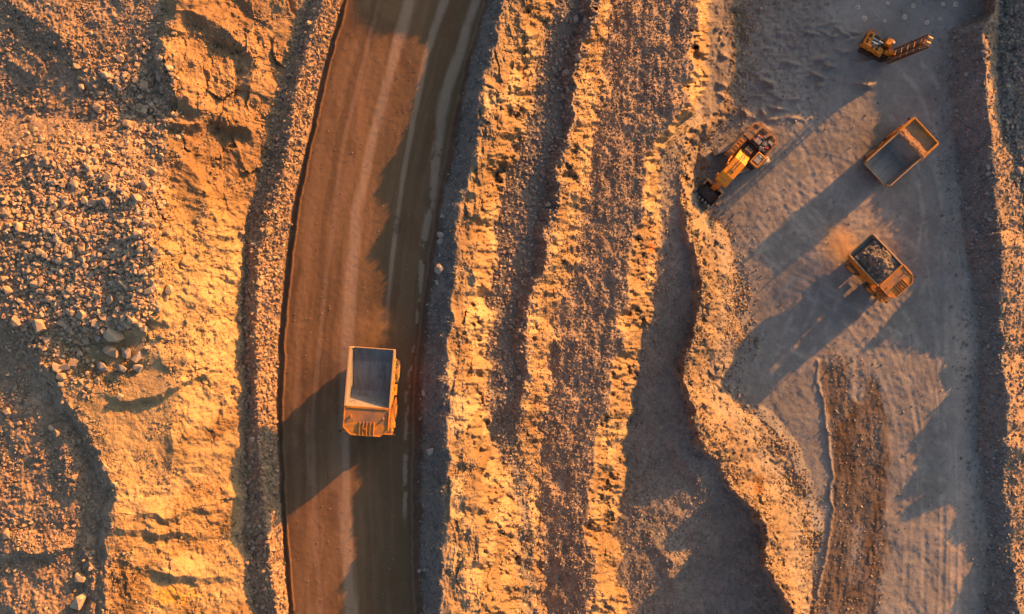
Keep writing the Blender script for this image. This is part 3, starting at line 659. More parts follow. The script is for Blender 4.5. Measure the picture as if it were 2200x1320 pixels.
# dust kicked up by the loaded truck: a soft puff of real volume
def dust(u, v, size, label, dens, rot):
    z = float(ground(u, v)); bm = bmesh.new(); bmesh.ops.create_icosphere(bm, subdivisions=3, radius=1.0)
    for q in bm.verts:
        k = 1 + .12 * math.sin(q.co.x * 4 + q.co.y * 3) + .08 * math.sin(q.co.y * 7 - q.co.z * 5)
        q.co = (q.co.x * k, q.co.y * k, max(q.co.z * k, -.25))
    me = bpy.data.meshes.new('dust_cloud'); bm.to_mesh(me); bm.free()
    m = bpy.data.materials.new('airborne_dust'); m.use_nodes = True; t = m.node_tree; t.nodes.remove(t.nodes['Principled BSDF'])
    pv = t.nodes.new('ShaderNodeVolumePrincipled'); pv.inputs['Color'].default_value = (.80, .56, .38, 1); pv.inputs['Anisotropy'].default_value = .2
    tc = t.nodes.new('ShaderNodeTexCoord'); ln = t.nodes.new('ShaderNodeVectorMath'); ln.operation = 'LENGTH'; t.links.new(tc.outputs['Object'], ln.inputs[0])
    mr = t.nodes.new('ShaderNodeMapRange'); mr.interpolation_type = 'SMOOTHSTEP'; mr.inputs[1].default_value = .95; mr.inputs[2].default_value = .05; mr.inputs[3].default_value = 0; mr.inputs[4].default_value = 1; t.links.new(ln.outputs['Value'], mr.inputs[0])
    ns = t.nodes.new('ShaderNodeTexNoise'); ns.inputs['Scale'].default_value = 2.6; ns.inputs['Detail'].default_value = 3; t.links.new(tc.outputs['Object'], ns.inputs['Vector'])
    nr = t.nodes.new('ShaderNodeMapRange'); nr.inputs[1].default_value = .38; nr.inputs[2].default_value = .7; nr.inputs[3].default_value = 0; nr.inputs[4].default_value = dens; t.links.new(ns.outputs['Fac'], nr.inputs[0])
    mu = t.nodes.new('ShaderNodeMath'); mu.operation = 'MULTIPLY'; t.links.new(mr.outputs[0], mu.inputs[0]); t.links.new(nr.outputs[0], mu.inputs[1]); t.links.new(mu.outputs[0], pv.inputs['Density'])
    t.links.new(pv.outputs[0], t.nodes['Material Output'].inputs['Volume']); me.materials.append(m)
    o = bpy.data.objects.new('dust_cloud', me); p = at(u, v, z + 1.3); o.location = p; o.scale = size; o.rotation_euler = (0, 0, math.radians(rot)); COL.objects.link(o)
    tag(o, label, 'dust', kind='stuff')
dust(1812, 528, (5.6, 3.8, 3.0), 'orange dust drifting behind the loaded truck', 1.0, 130)
dust(806, 706, (4.2, 3.4, 2.2), 'thin orange dust hanging behind the moving haul truck', .30, 85)
# ------------------------------------------------------------------ machines
def paint(name, base, dust, amt, rough=.5, scale=1.2, metal=0.0, streak=False):
    """worn paint: base colour with procedural dust and scuffs"""
    m, t, b = node_mat(name)
    tc = t.nodes.new('ShaderNodeTexCoord')
    n = t.nodes.new('ShaderNodeTexNoise'); n.inputs['Scale'].default_value = scale; n.inputs['Detail'].default_value = 6; n.inputs['Roughness'].default_value = .7
    if streak:
        mp = t.nodes.new('ShaderNodeMapping'); mp.inputs['Scale'].default_value = (1.6, .35, 1)
        t.links.new(tc.outputs['Object'], mp.inputs[0]); t.links.new(mp.outputs[0], n.inputs['Vector'])
    else: t.links.new(tc.outputs['Object'], n.inputs['Vector'])
    r = t.nodes.new('ShaderNodeMapRange'); r.inputs[1].default_value = .62 - amt * .35; r.inputs[2].default_value = .78 - amt * .2
    t.links.new(n.outputs['Fac'], r.inputs[0])
    mx = t.nodes.new('ShaderNodeMix'); mx.data_type = 'RGBA'
    mx.inputs[6].default_value = (*base, 1); mx.inputs[7].default_value = (*dust, 1)
    t.links.new(r.outputs[0], mx.inputs[0]); t.links.new(mx.outputs[2], b.inputs['Base Color'])
    b.inputs['Roughness'].default_value = rough; b.inputs['Metallic'].default_value = metal
    b.inputs['Specular IOR Level'].default_value = .3
    return m
P_YEL = paint('yellow_paint', (.50, .195, .018), (.22, .12, .06), .6, .6, 1.6)
P_YEL2 = paint('bright_yellow_paint', (.60, .245, .016), (.30, .15, .055), .42, .5, 1.6)
P_RAIL = paint('worn_edge_paint', (.42, .25, .11), (.34, .28, .23), .5)
P_CAN = paint('dusty_canopy_paint', (.38, .165, .045), (.15, .105, .085), .72, .7, .55)
P_LINER = paint('worn_steel', (.195, .192, .198), (.105, .095, .09), .45, .6, .9, .0, True)
P_LINER2 = paint('pale_worn_steel', (.19, .187, .19), (.11, .102, .10), .5, .6, .8, .0, True)
P_DARK = paint('dark_frame', (.035, .03, .028), (.12, .085, .06), .3, .8)
P_TYRE = paint('dusty_tyre', (.05, .045, .042), (.20, .135, .09), .6, .95, 1.5)
P_RIM = paint('rim_paint', (.45, .22, .05), (.25, .16, .09), .5)
P_GREY = paint('grey_steel', (.26, .25, .25), (.18, .15, .13), .4, .6)
P_RIG = paint('dirty_rig_paint', (.62, .235, .015), (.10, .055, .03), .55, .6, 2.4)
P_MAST = paint('rusty_mast_paint', (.15, .062, .02), (.06, .04, .03), .6, .7, 1.5)
P_CRAWL = paint('worn_crawler_steel', (.34, .32, .31), (.22, .18, .15), .4, .6)
P_CHROME = paint('bright_steel', (.55, .55, .56), (.4, .38, .36), .2, .35, 2, .6)
P_BROWN = paint('dust_covered_deck', (.22, .13, .075), (.30, .22, .165), .5, .85, .9)
P_RED = paint('red_cap', (.50, .05, .03), (.3, .08, .05), .2)
P_GLASS = paint('dark_window', (.02, .025, .03), (.08, .07, .06), .3, .15)
P_LAMP = paint('lamp_lens', (.7, .68, .62), (.5, .45, .4), .2, .25)
P_HOSE = paint('hydraulic_hose', (.11, .085, .07), (.42, .27, .15), .45, .7, 3)

class MB:
    def __init__(s): s.v = []; s.f = []
    def add(s, vs, fs):
        o = len(s.v); s.v += [tuple(p) for p in vs]; s.f += [tuple(i + o for i in f) for f in fs]; return s
    def hexa(s, p): return s.add(p, [(0,3,2,1),(4,5,6,7),(0,1,5,4),(1,2,6,5),(2,3,7,6),(3,0,4,7)])
    def box(s, c, d, rz=0, rx=0, ry=0):
        M = Matrix.Rotation(rz, 3, 'Z') @ Matrix.Rotation(ry, 3, 'Y') @ Matrix.Rotation(rx, 3, 'X')
        h = [x * .5 for x in d]
        return s.hexa([Vector(c) + M @ Vector((a * h[0], b * h[1], z * h[2])) for z in (-1, 1) for a, b in ((-1,-1),(1,-1),(1,1),(-1,1))])
    def prism(s, poly, fn, a, b):
        """poly of 2D points extruded from a to b; fn(p, q, e) gives the 3D point"""
        n = len(poly); vs = [fn(p, q, a) for p, q in poly] + [fn(p, q, b) for p, q in poly]
        return s.add(vs, [tuple(range(n))[::-1], tuple(range(n, 2 * n))] + [(i, (i + 1) % n, n + (i + 1) % n, n + i) for i in range(n)])
    def px(s, poly, a, b): return s.prism(poly, lambda y, z, x: (x, y, z), a, b)     # profile in (y, z), extruded along x
    def pz(s, poly, a, b): return s.prism(poly, lambda x, y, z: (x, y, z), a, b)     # outline in (x, y), extruded along z
    def cyl(s, p0, p1, r0, r1=None, n=14):
        r1 = r0 if r1 is None else r1; p0, p1 = Vector(p0), Vector(p1); d = (p1 - p0).normalized()
        a = d.orthogonal().normalized(); b = d.cross(a)
        ring = lambda p, r: [p + (a * math.cos(6.28319 * i / n) + b * math.sin(6.28319 * i / n)) * r for i in range(n)]
        return s.add(ring(p0, r0) + ring(p1, r1), [tuple(range(n))[::-1], tuple(range(n, 2 * n))] + [(i, (i + 1) % n, n + (i + 1) % n, n + i) for i in range(n)])
    def tube(s, pts, r, n=7):
        for p, q in zip(pts, pts[1:]): s.cyl(p, q, r, None, n)
        return s
    def lathe_x(s, prof, cx, cy, cz, n=32, sgn=1):
        """profile (x, radius) turned about an axle along x"""
        vs, fs = [], []
        for x, r in prof: vs += [(cx + sgn * x, cy + math.cos(6.28319 * i / n) * r, cz + math.sin(6.28319 * i / n) * r) for i in range(n)]
        for k in range(len(prof) - 1):
            for i in range(n): j = (i + 1) % n; fs.append((k*n+i, k*n+j, (k+1)*n+j, (k+1)*n+i))
        fs += [tuple(range(n)), tuple(range((len(prof)-1)*n, len(prof)*n))]
        return s.add(vs, fs)
    def quadsheet(s, pts, th):
        """thin plate through 4 points, thickness downwards"""
        return s.hexa([Vector(p) - Vector((0, 0, th)) for p in pts] + [Vector(p) for p in pts])
    mir = False
    def build(s, name, mat, parent=None, bevel=0.0, label=None):
        if MB.mir: s.v = [(-x, y, z) for x, y, z in s.v]
        me = bpy.data.meshes.new(name); me.from_pydata(s.v, [], s.f)
        bm = bmesh.new(); bm.from_mesh(me); bmesh.ops.recalc_face_normals(bm, faces=bm.faces); bm.to_mesh(me); bm.free()
        me.materials.append(mat); o = bpy.data.objects.new(name, me); COL.objects.link(o)
        if parent: o.parent = parent
        if bevel:
            md = o.modifiers.new('bevel', 'BEVEL'); md.width = bevel; md.segments = 2; md.limit_method = 'ANGLE'
        if label: o['label'] = label
        return o
def empty(name, loc, heading, label, cat, group=None):
    o = bpy.data.objects.new(name, None); o.location = loc
    o.rotation_euler = (0, 0, math.atan2(-heading[0], heading[1]))       # local +Y looks along the heading
    COL.objects.link(o); o.empty_display_size = 1
    return tag(o, label, cat, group)

def wheel(parent, x, y, r, w, sgn, dual=False):
    t = MB(); n = 36
    prof = [(0, r*.58), (0.0, r*.80), (.10, r*.93), (.22, r), (w-.22, r), (w-.10, r*.93), (w, r*.80), (w, r*.58)]
    t.lathe_x(prof, x, y, r, n, sgn)
    for i in range(n // 2):
        a = 6.28319 * i / (n // 2)
        for q in (0, 1):
            c = (x + sgn * (w * (.25 if q else .75)), y + math.cos(a + q * .17) * r * 1.0, r + math.sin(a + q * .17) * r * 1.0)
            t.box(c, (w * .42, .20, .12), rx=a + q * .17 - math.pi / 2)
    o = t.build('wheel', P_TYRE, parent)
    k = MB(); k.lathe_x([(w - .30, r*.0 + .02), (w - .30, r*.20), (w - .10, r*.22), (w - .10, r*.34), (w - .22, r*.40), (w + .01, r*.50), (w + .02, r*.60)], x, y, r, 28, sgn)
    for i in range(10):
        a = 6.28319 * i / 10; k.cyl((x + sgn*(w-.2), y + math.cos(a)*r*.40, r + math.sin(a)*r*.40), (x + sgn*(w-.04), y + math.cos(a)*r*.40, r + math.sin(a)*r*.40), .045, None, 6)
    k.build('rim', P_RIM, o)
    return o

def haul_truck(loc, heading, label, square=False, liner=P_LINER, wide=2.72):
    e = empty('haul_truck', loc, heading, label, 'haul truck', 'haul trucks')
    W = wide
    # running gear
    c_ = MB()
    for sx in (-1, 1): c_.box((sx*.85, -.3, 1.55), (.32, 8.4, .62))
    for y in (-3.6, -1.4, .8, 3.2): c_.box((0, y, 1.5), (1.5, .4, .45))
    c_.cyl((-2.2, -2.35, 1.33), (2.2, -2.35, 1.33), .42); c_.cyl((-2.2, 2.55, 1.33), (2.2, 2.55, 1.33), .26)
    c_.build('chassis', P_DARK, e)
    for sx in (-1, 1):
        wheel(e, sx * 2.02, 2.55, 1.33, .92, sx)
        wheel(e, sx * 1.98, -2.35, 1.35, .94, sx); wheel(e, sx * .98, -2.35, 1.35, .90, sx)
        m = MB(); m.cyl((sx*1.15, -.9, 1.5), (sx*1.2, .25, 2.5), .17); m.cyl((sx*1.2, .1, 2.35), (sx*1.22, .6, 2.75), .11); m.build('hoist_cylinder', P_GREY, e)
        f = MB(); f.px([(3.9,1.15),(3.9,1.55),(3.55,2.55),(2.9,2.95),(1.6,2.95),(1.35,2.55),(1.35,2.75),(1.5,3.1),(4.1,3.1),(4.5,2.5),(4.6,1.15)], sx*1.75, sx*2.95); f.build('mudguard', P_YEL, e, .03)
        f = MB(); f.cyl((sx*2.35, .55, 1.55), (sx*2.35, -.75, 1.55), .52, None, 18); f.box((sx*1.6, -.1, 1.5), (.9, .5, .5)); f.build('fuel_tank' if sx < 0 else 'hydraulic_tank', P_YEL, e, .02)
    # front: hood, grille, bumper, deck, cab
    h = MB(); h.px([(2.5,1.6),(4.95,1.5),(5.02,2.9),(4.8,3.3),(2.5,3.35)], -1.35, 1.35); h.build('hood', P_YEL, e, .05)
    g = MB(); g.box((0, 5.05, 2.3), (2.0, .08, 1.25)); gr = g.build('grille', P_DARK, e)
    g = MB(); [g.box((0, 5.10, 1.8 + .14*i), (1.96, .03, .05)) for i in range(8)]; g.build('grille_bar', P_GREY, gr)
    b = MB(); b.px([(4.6,.85),(5.15,.9),(5.2,1.35),(4.6,1.45)], -2.75, 2.75); b.build('bumper', P_YEL, e, .04)
    for sx in (-1, 1):
        q = MB(); [q.cyl((sx*(1.55+.36*i), 5.12, 1.75), (sx*(1.55+.36*i), 5.2, 1.75), .13, None, 12) for i in range(2)]; q.build('headlight', P_LAMP, e)
    d = MB(); d.box((0, 3.65, 3.22), (5.9, 2.75, .12)); d.build('deck', P_BROWN, e)
    for sx in (-1, 1):
        r = MB(); X_ = sx * 2.95
        for y in (2.4, 3.1, 3.8, 4.5, 5.0): r.tube([(X_, y, 3.28), (X_, y, 4.25)], .035)
        for z in (3.75, 4.25): r.tube([(X_, 2.4, z), (X_, 5.0, z), (sx*1.4, 5.0, z)], .035)
        r.build('handrail', P_YEL2, e)
        mi = MB(); mi.tube([(sx*2.9, 4.7, 3.6), (sx*3.18, 5.0, 3.9), (sx*3.18, 5.0, 4.35)], .04); mi.box((sx*3.22, 5.0, 4.2), (.30, .10, .48)); mi.build('mirror', P_DARK, e)
    cb = MB(); cb.px([(2.65,3.28),(4.35,3.28),(4.5,3.9),(4.3,4.75),(2.65,4.75)], .75, 2.45)
    cab = cb.build('cab', P_YEL, e, .05)
    w = MB(); w.box((1.6, 4.46, 4.2), (1.5, .06, .75), rx=.2); w.box((2.465, 3.5, 4.2), (.04, 1.3, .7)); w.build('window', P_GLASS, cab)
    a = MB(); a.box((-1.7, 3.4, 3.65), (1.3, 1.5, .75)); a.cyl((-2.1, 4.4, 3.3), (-2.1, 4.4, 4.2), .32); a.build('air_cleaner', P_GREY, e, .03)
    la = MB()
    for sx in (-.22, .22): la.tube([(2.75+0, 5.25, .7), (2.45, 5.2, 3.3)], .03)
    for i in range(8): la.box((2.72 - .035*i, 5.24, .9 + .3*i), (.5, .08, .04))
    la.build('ladder', P_YEL2, e)
    # steps, hoses and lamps that stand out on the right-hand side
    sd = MB()
    sd.box((-W-.18, 2.2, 3.4), (.34, 1.7, .08)); sd.box((-W-.28, 1.0, 3.0), (.12, .6, .5)); sd.box((-W-.12, -.4, 3.0), (.2, .5, .3))
    sd.tube([(-W-.3, 1.4, 3.4), (-W-.3, 1.4, 4.2), (-W-.3, 3.0, 4.2), (-W-.3, 3.0, 3.4)], .04)
    sd.build('side_step', P_YEL, e)
    sd = MB(); sd.box((W+.28, 2.3, 3.3), (.5, 1.35, .10)); sd.tube([(W+.5, 1.7, 3.3), (W+.5, 1.7, 4.2), (W+.5, 2.9, 4.2), (W+.5, 2.9, 3.3)], .04); sd.build('cab_step', P_YEL, e)
    # dump body: sloping floor, flared sides, head wall
    zr, zf = 4.7, 5.12            # rail height rear, front
    yb, yh = -5.2, 1.85            # rear edge, top of head wall
    wi = W - .20; fl = wi - .14    # inner half width at rail and at floor
    floor_ = [(yb, 3.95), (-3.5, 3.15), (-2.2, 2.98), (.1, 2.62), (.65, 2.85), (1.75, 4.98)] if not square else [(yb, 3.4), (-2.6, 3.0), (-1.2, 2.88), (-.1, 2.75), (.35, 3.0), (1.72, 4.92)]
    top_ = lambda y: zr + (zf - zr) * (y - yb) / (yh - yb)
    ln = MB(); vs = []
    for y, z in floor_:
        kf = fl + (wi - fl) * max(0, min(1, (z - 2.6) / 2.4))
        vs += [(-wi, y, top_(y)), (-kf, y, z), (kf, y, z), (wi, y, top_(y))]
    fs = []
    for i in range(len(floor_) - 1):
        for j in range(3): a0 = i*4+j; fs.append((a0, a0+1, a0+5, a0+4))
    ln.add(vs, fs); liner_o = None
    bd = MB()
    for sx in (-1, 1):
        # outer skin of a side with its rail and stiffener ribs
        p = [(yb, 3.7), (-3.4, 2.95), (-2.1, 2.75), (.3, 2.35), (1.0, 2.7), (1.9, 4.7), (yh, zf), (yb, zr)]
        bd.px(p, sx*(W-.12), sx*(W-.04))
        for y in (-3.9, -2.6, -1.3, .0): bd.hexa([(sx*(W-.04), y-.13, 2.75), (sx*(W+.07), y-.13, 2.85), (sx*(W+.07), y+.13, 2.85), (sx*(W-.04), y+.13, 2.75), (sx*(W-.04), y-.13, 4.1), (sx*(W+.07), y-.13, 4.1), (sx*(W+.07), y+.13, 4.1), (sx*(W-.04), y+.13, 4.1)])
    # underside
    und = [(y, z - .16) for y, z in floor_]
    for (y0, z0), (y1, z1) in zip(und, und[1:]): bd.quadsheet([(-W+.12, y0, z0), (W-.12, y0, z0), (W-.12, y1, z1), (-W+.12, y1, z1)], .1)
    body = bd.build('dump_body', P_YEL, e)
    ln.build('body_liner', liner, body)
    if not square:
        # wear plates: the ribbed tail plate and the mid floor sheet
        wp = MB(); yy = -5.05
        for i in range(9):
            z = 3.95 - (yy + 5.2) * .8 / 1.7 + .02; wp.box((0, yy, z + .01), (fl*1.92, .05, .035)); yy += .17
        for i in range(14): x = -fl*.93 + i * fl * 1.86 / 13; wp.box((x, -4.35, 3.55 + .02), (.04, 1.55, .035), rx=-.44)
        wp.build('wear_bar', P_LINER2, body)
    rail = MB()
    for sx in (-1, 1):
        rail.hexa([(sx*(W-.17), yb, zr-.16), (sx*(W+.05), yb, zr-.16), (sx*(W+.05), yh, zf-.14), (sx*(W-.17), yh, zf-.14), (sx*(W-.17), yb, zr+.03), (sx*(W+.05), yb, zr+.03), (sx*(W+.05), yh, zf+.03), (sx*(W-.17), yh, zf+.03)])
        rail.hexa([(sx*(W-.5), yb-.02, 3.85), (sx*(W-.1), yb-.02, 3.95), (sx*(W-.1), yb+.12, 3.95), (sx*(W-.5), yb+.12, 3.85), (sx*(W-.17), yb-.02, zr), (sx*(W+.04), yb-.02, zr), (sx*(W+.04), yb+.12, zr), (sx*(W-.17), yb+.12, zr)])
    rail.box((0, yb+.03, 3.93 if not square else 3.38), (2*fl, .12, .14))
    rail.build('body_rail', P_RAIL, body, .03)
    hw = MB(); hw.hexa([(-W+.2, 1.72, 4.93), (W-.2, 1.72, 4.93), (W-.2, 1.98, 4.93), (-W+.2, 1.98, 4.93), (-W+.2, 1.72, 5.18), (W-.2, 1.72, 5.18), (W-.2, 1.98, 5.18), (-W+.2, 1.98, 5.18)]) if not square else hw.box((0, 1.8, 4.88), (2*W-.4, .16, .14))
    hw.build('head_wall', P_YEL, body, .02)
    # canopy over the cab
    if not square:
        out = [(-W, 1.98), (W, 1.98), (W, 4.35), (W-.95, 5.2), (-W+.95, 5.2), (-W, 4.35)]
        cn = MB(); cn.pz(out, 5.0, 5.1); can = cn.build('canopy', P_CAN, body)
        rm = MB(); pts = [(W, 1.98), (W, 4.35), (W-.95, 5.2), (-W+.95, 5.2), (-W, 4.35), (-W, 1.98)]
        for (x0, y0), (x1, y1) in zip(pts, pts[1:]):
            d_ = Vector((x1-x0, y1-y0, 0)); n_ = Vector((-d_.y, d_.x, 0)).normalized() * .13
            rm.hexa([(x0, y0, 4.88), (x1, y1, 4.88), (x1+n_.x, y1+n_.y, 4.88), (x0+n_.x, y0+n_.y, 4.88), (x0, y0, 5.23), (x1, y1, 5.23), (x1+n_.x, y1+n_.y, 5.23), (x0+n_.x, y0+n_.y, 5.23)])
        rm.box((-W-.12, 3.0, 4.82), (.3, 2.1, .25)); rm.build('canopy_rim', P_YEL, can, .02)
        ns = MB(); ns.pz([(-W+.16, 3.9), (-W*.4, 3.65), (0, 3.85), (W*.5, 3.6), (W-.16, 3.95), (W-.16, 4.3), (W-1.0, 5.06), (-W+1.0, 5.06), (-W+.16, 4.3)], 5.1, 5.115); ns.build('nose_plate', P_YEL, can)
        for i in range(5):
            rb = MB(); rb.box((-.9 + .42*i - .05, 4.3, 5.19), (.09, 1.6, .18)); rb.build('rib', P_CAN, can, .02)
        for x, y in ((-2.05, 3.0), (1.85, 2.9), (.05, 4.35)):
            eye = MB(); eye.box((x, y, 5.22), (.12, .22, .24)); eye.build('lifting_lug', P_YEL, can)
    else:
        out = [(-W, 1.6), (W, 1.6), (W, 5.2), (-W, 5.2)]
        cn = MB(); cn.pz(out, 4.82, 4.92); can = cn.build('canopy', P_CAN, body)
        rm = MB()
        for sx in (-1, 1): rm.hexa([(sx*(W-.14), 1.85, 4.8), (sx*(W+.05), 1.85, 4.8), (sx*(W+.05), 5.2, 4.8), (sx*(W-.14), 5.2, 4.8), (sx*(W-.14), 1.85, 5.26), (sx*(W+.05), 1.85, 5.26), (sx*(W+.05), 5.2, 5.32), (sx*(W-.14), 5.2, 5.32)])
        rm.box((0, 5.27, 5.04), (2*W+.1, .14, .56)); rm.build('canopy_rim', P_YEL2, can, .02)
        for sx in (-1, 1):
            pl = MB(); pl.box((sx*(W+.16), 3.5, 5.0), (.18, 3.3, .30)); pl.build('side_channel', P_YEL, can, .02)
    return e

def haul_place(u, v, zg, head):
    d = CAM_H - zg - 5.0
    return Vector(((u - 1100) / F_PX * d, -(v - 660) / F_PX * d, zg))
ZR = .02
t1 = haul_truck(haul_place(791.5, 843, ZR, 0), (-.072, -1.0), 'empty orange haul truck driving down the brown road', liner=P_LINER)
t2 = haul_truck(haul_place(1939, 327, FLOOR + .05, 0), (101.3, 92.6), 'empty haul truck with square canopy and pale steel body parked on the pit floor', square=True, liner=P_LINER2, wide=2.92)
t3 = haul_truck(haul_place(1897.5, 575, FLOOR + .05, 0), (90, -99.6), 'loaded haul truck with chamfered orange canopy on the pit floor', liner=P_LINER)

def pile_local(parent_e, name, label, cat, fn, xs, ys, nx, ny, tone, stones, seed, kind=None, mat=None):
    """a heap lying on a machine, in the machine's own axes but an object of its own"""
    R = parent_e.rotation_euler.to_matrix(); base = parent_e.location; r = np.random.default_rng(seed)
    gx, gy = np.meshgrid(np.linspace(*xs, nx), np.linspace(*ys, ny)); gz = fn(gx, gy)
    V = [np.stack([gx, gy, gz], -1).reshape(-1, 3)]; id_ = np.arange(nx * ny).reshape(ny, nx)
    q = np.stack([id_[:-1, :-1], id_[:-1, 1:], id_[1:, 1:], id_[1:, :-1]], -1).reshape(-1, 4)
    F = [np.concatenate([q[:, [0, 1, 2]], q[:, [0, 2, 3]]])]; T = [np.repeat(np.array(tone)[None], nx * ny, 0)]; off = nx * ny
    for k in range(stones[0]):
        x, y = r.uniform(*xs), r.uniform(*ys); s = stones[1] + (stones[2] - stones[1]) * r.random() ** 3
        x = np.clip(x, xs[0] + s * .5, xs[1] - s * .5); y = np.clip(y, ys[0] + s * .5, ys[1] - s * .5)
        sv, sf = STONES[k % len(STONES)]; a = r.uniform(0, 6.28)
        p = np.stack([sv[:, 0] * math.cos(a) - sv[:, 1] * math.sin(a), sv[:, 0] * math.sin(a) + sv[:, 1] * math.cos(a), sv[:, 2] * 1.1], -1) * s
        z = float(fn(np.array([[x]]), np.array([[y]]))[0, 0])
        p += np.array([x, y, z + s * .1]); V.append(p); F.append(sf + off); off += len(sv)
        T.append(np.repeat((np.array(tone) * (1 + r.normal(0, .22)))[None].clip(.04, .6), len(sv), 0))
    me = np_mesh(name, np.concatenate(V), np.concatenate(F), np.concatenate(T), False); me.materials.append(mat or M_STONE)
    o = bpy.data.objects.new(name, me); o.location = base; o.rotation_euler = parent_e.rotation_euler; COL.objects.link(o)
    return tag(o, label, cat, kind=kind)
def load(x, y):
    h = 4.1 + 1.85 * np.exp(-((x - .55) / 1.15) ** 2 - ((y + .9) / 2.2) ** 2) + .9 * np.exp(-((x + .4) / 1.6) ** 2 - ((y + 1.6) / 1.8) ** 2) + .45 * sstep(-4.2, .5, y)
    return h + .16 * fbm(x * 1.3, y * 1.3, 3, 400)
pile_local(t3, 'rock_load', 'dark heap of broken ore filling the body of the loaded truck', 'rock load', load, (-2.42, 2.42), (-4.3, 1.55), 44, 52, (.15, .136, .128), (760, .12, .95), 5, 'stuff')
def heap_t2(x, y):
    w = vnoise(x * 1.7, x * 0 + 3, 8)
    return 4.90 + .34 * sstep(3.45 + .15 * w, 2.0 + .1 * w, y) * (.9 + .2 * vnoise(x * 1.5, y, 9)) * sstep(1.40, 1.78 + .1 * w, y) + .04 * fbm(x * 3, y * 3, 2, 12)
pile_local(t2, 'dirt_pile', 'band of orange dirt lying across the canopy of the parked empty truck', 'dirt', heap_t2, (-2.72, 2.72), (1.5, 3.4), 60, 26, (.24, .145, .09), (260, .04, .14), 6, 'stuff')

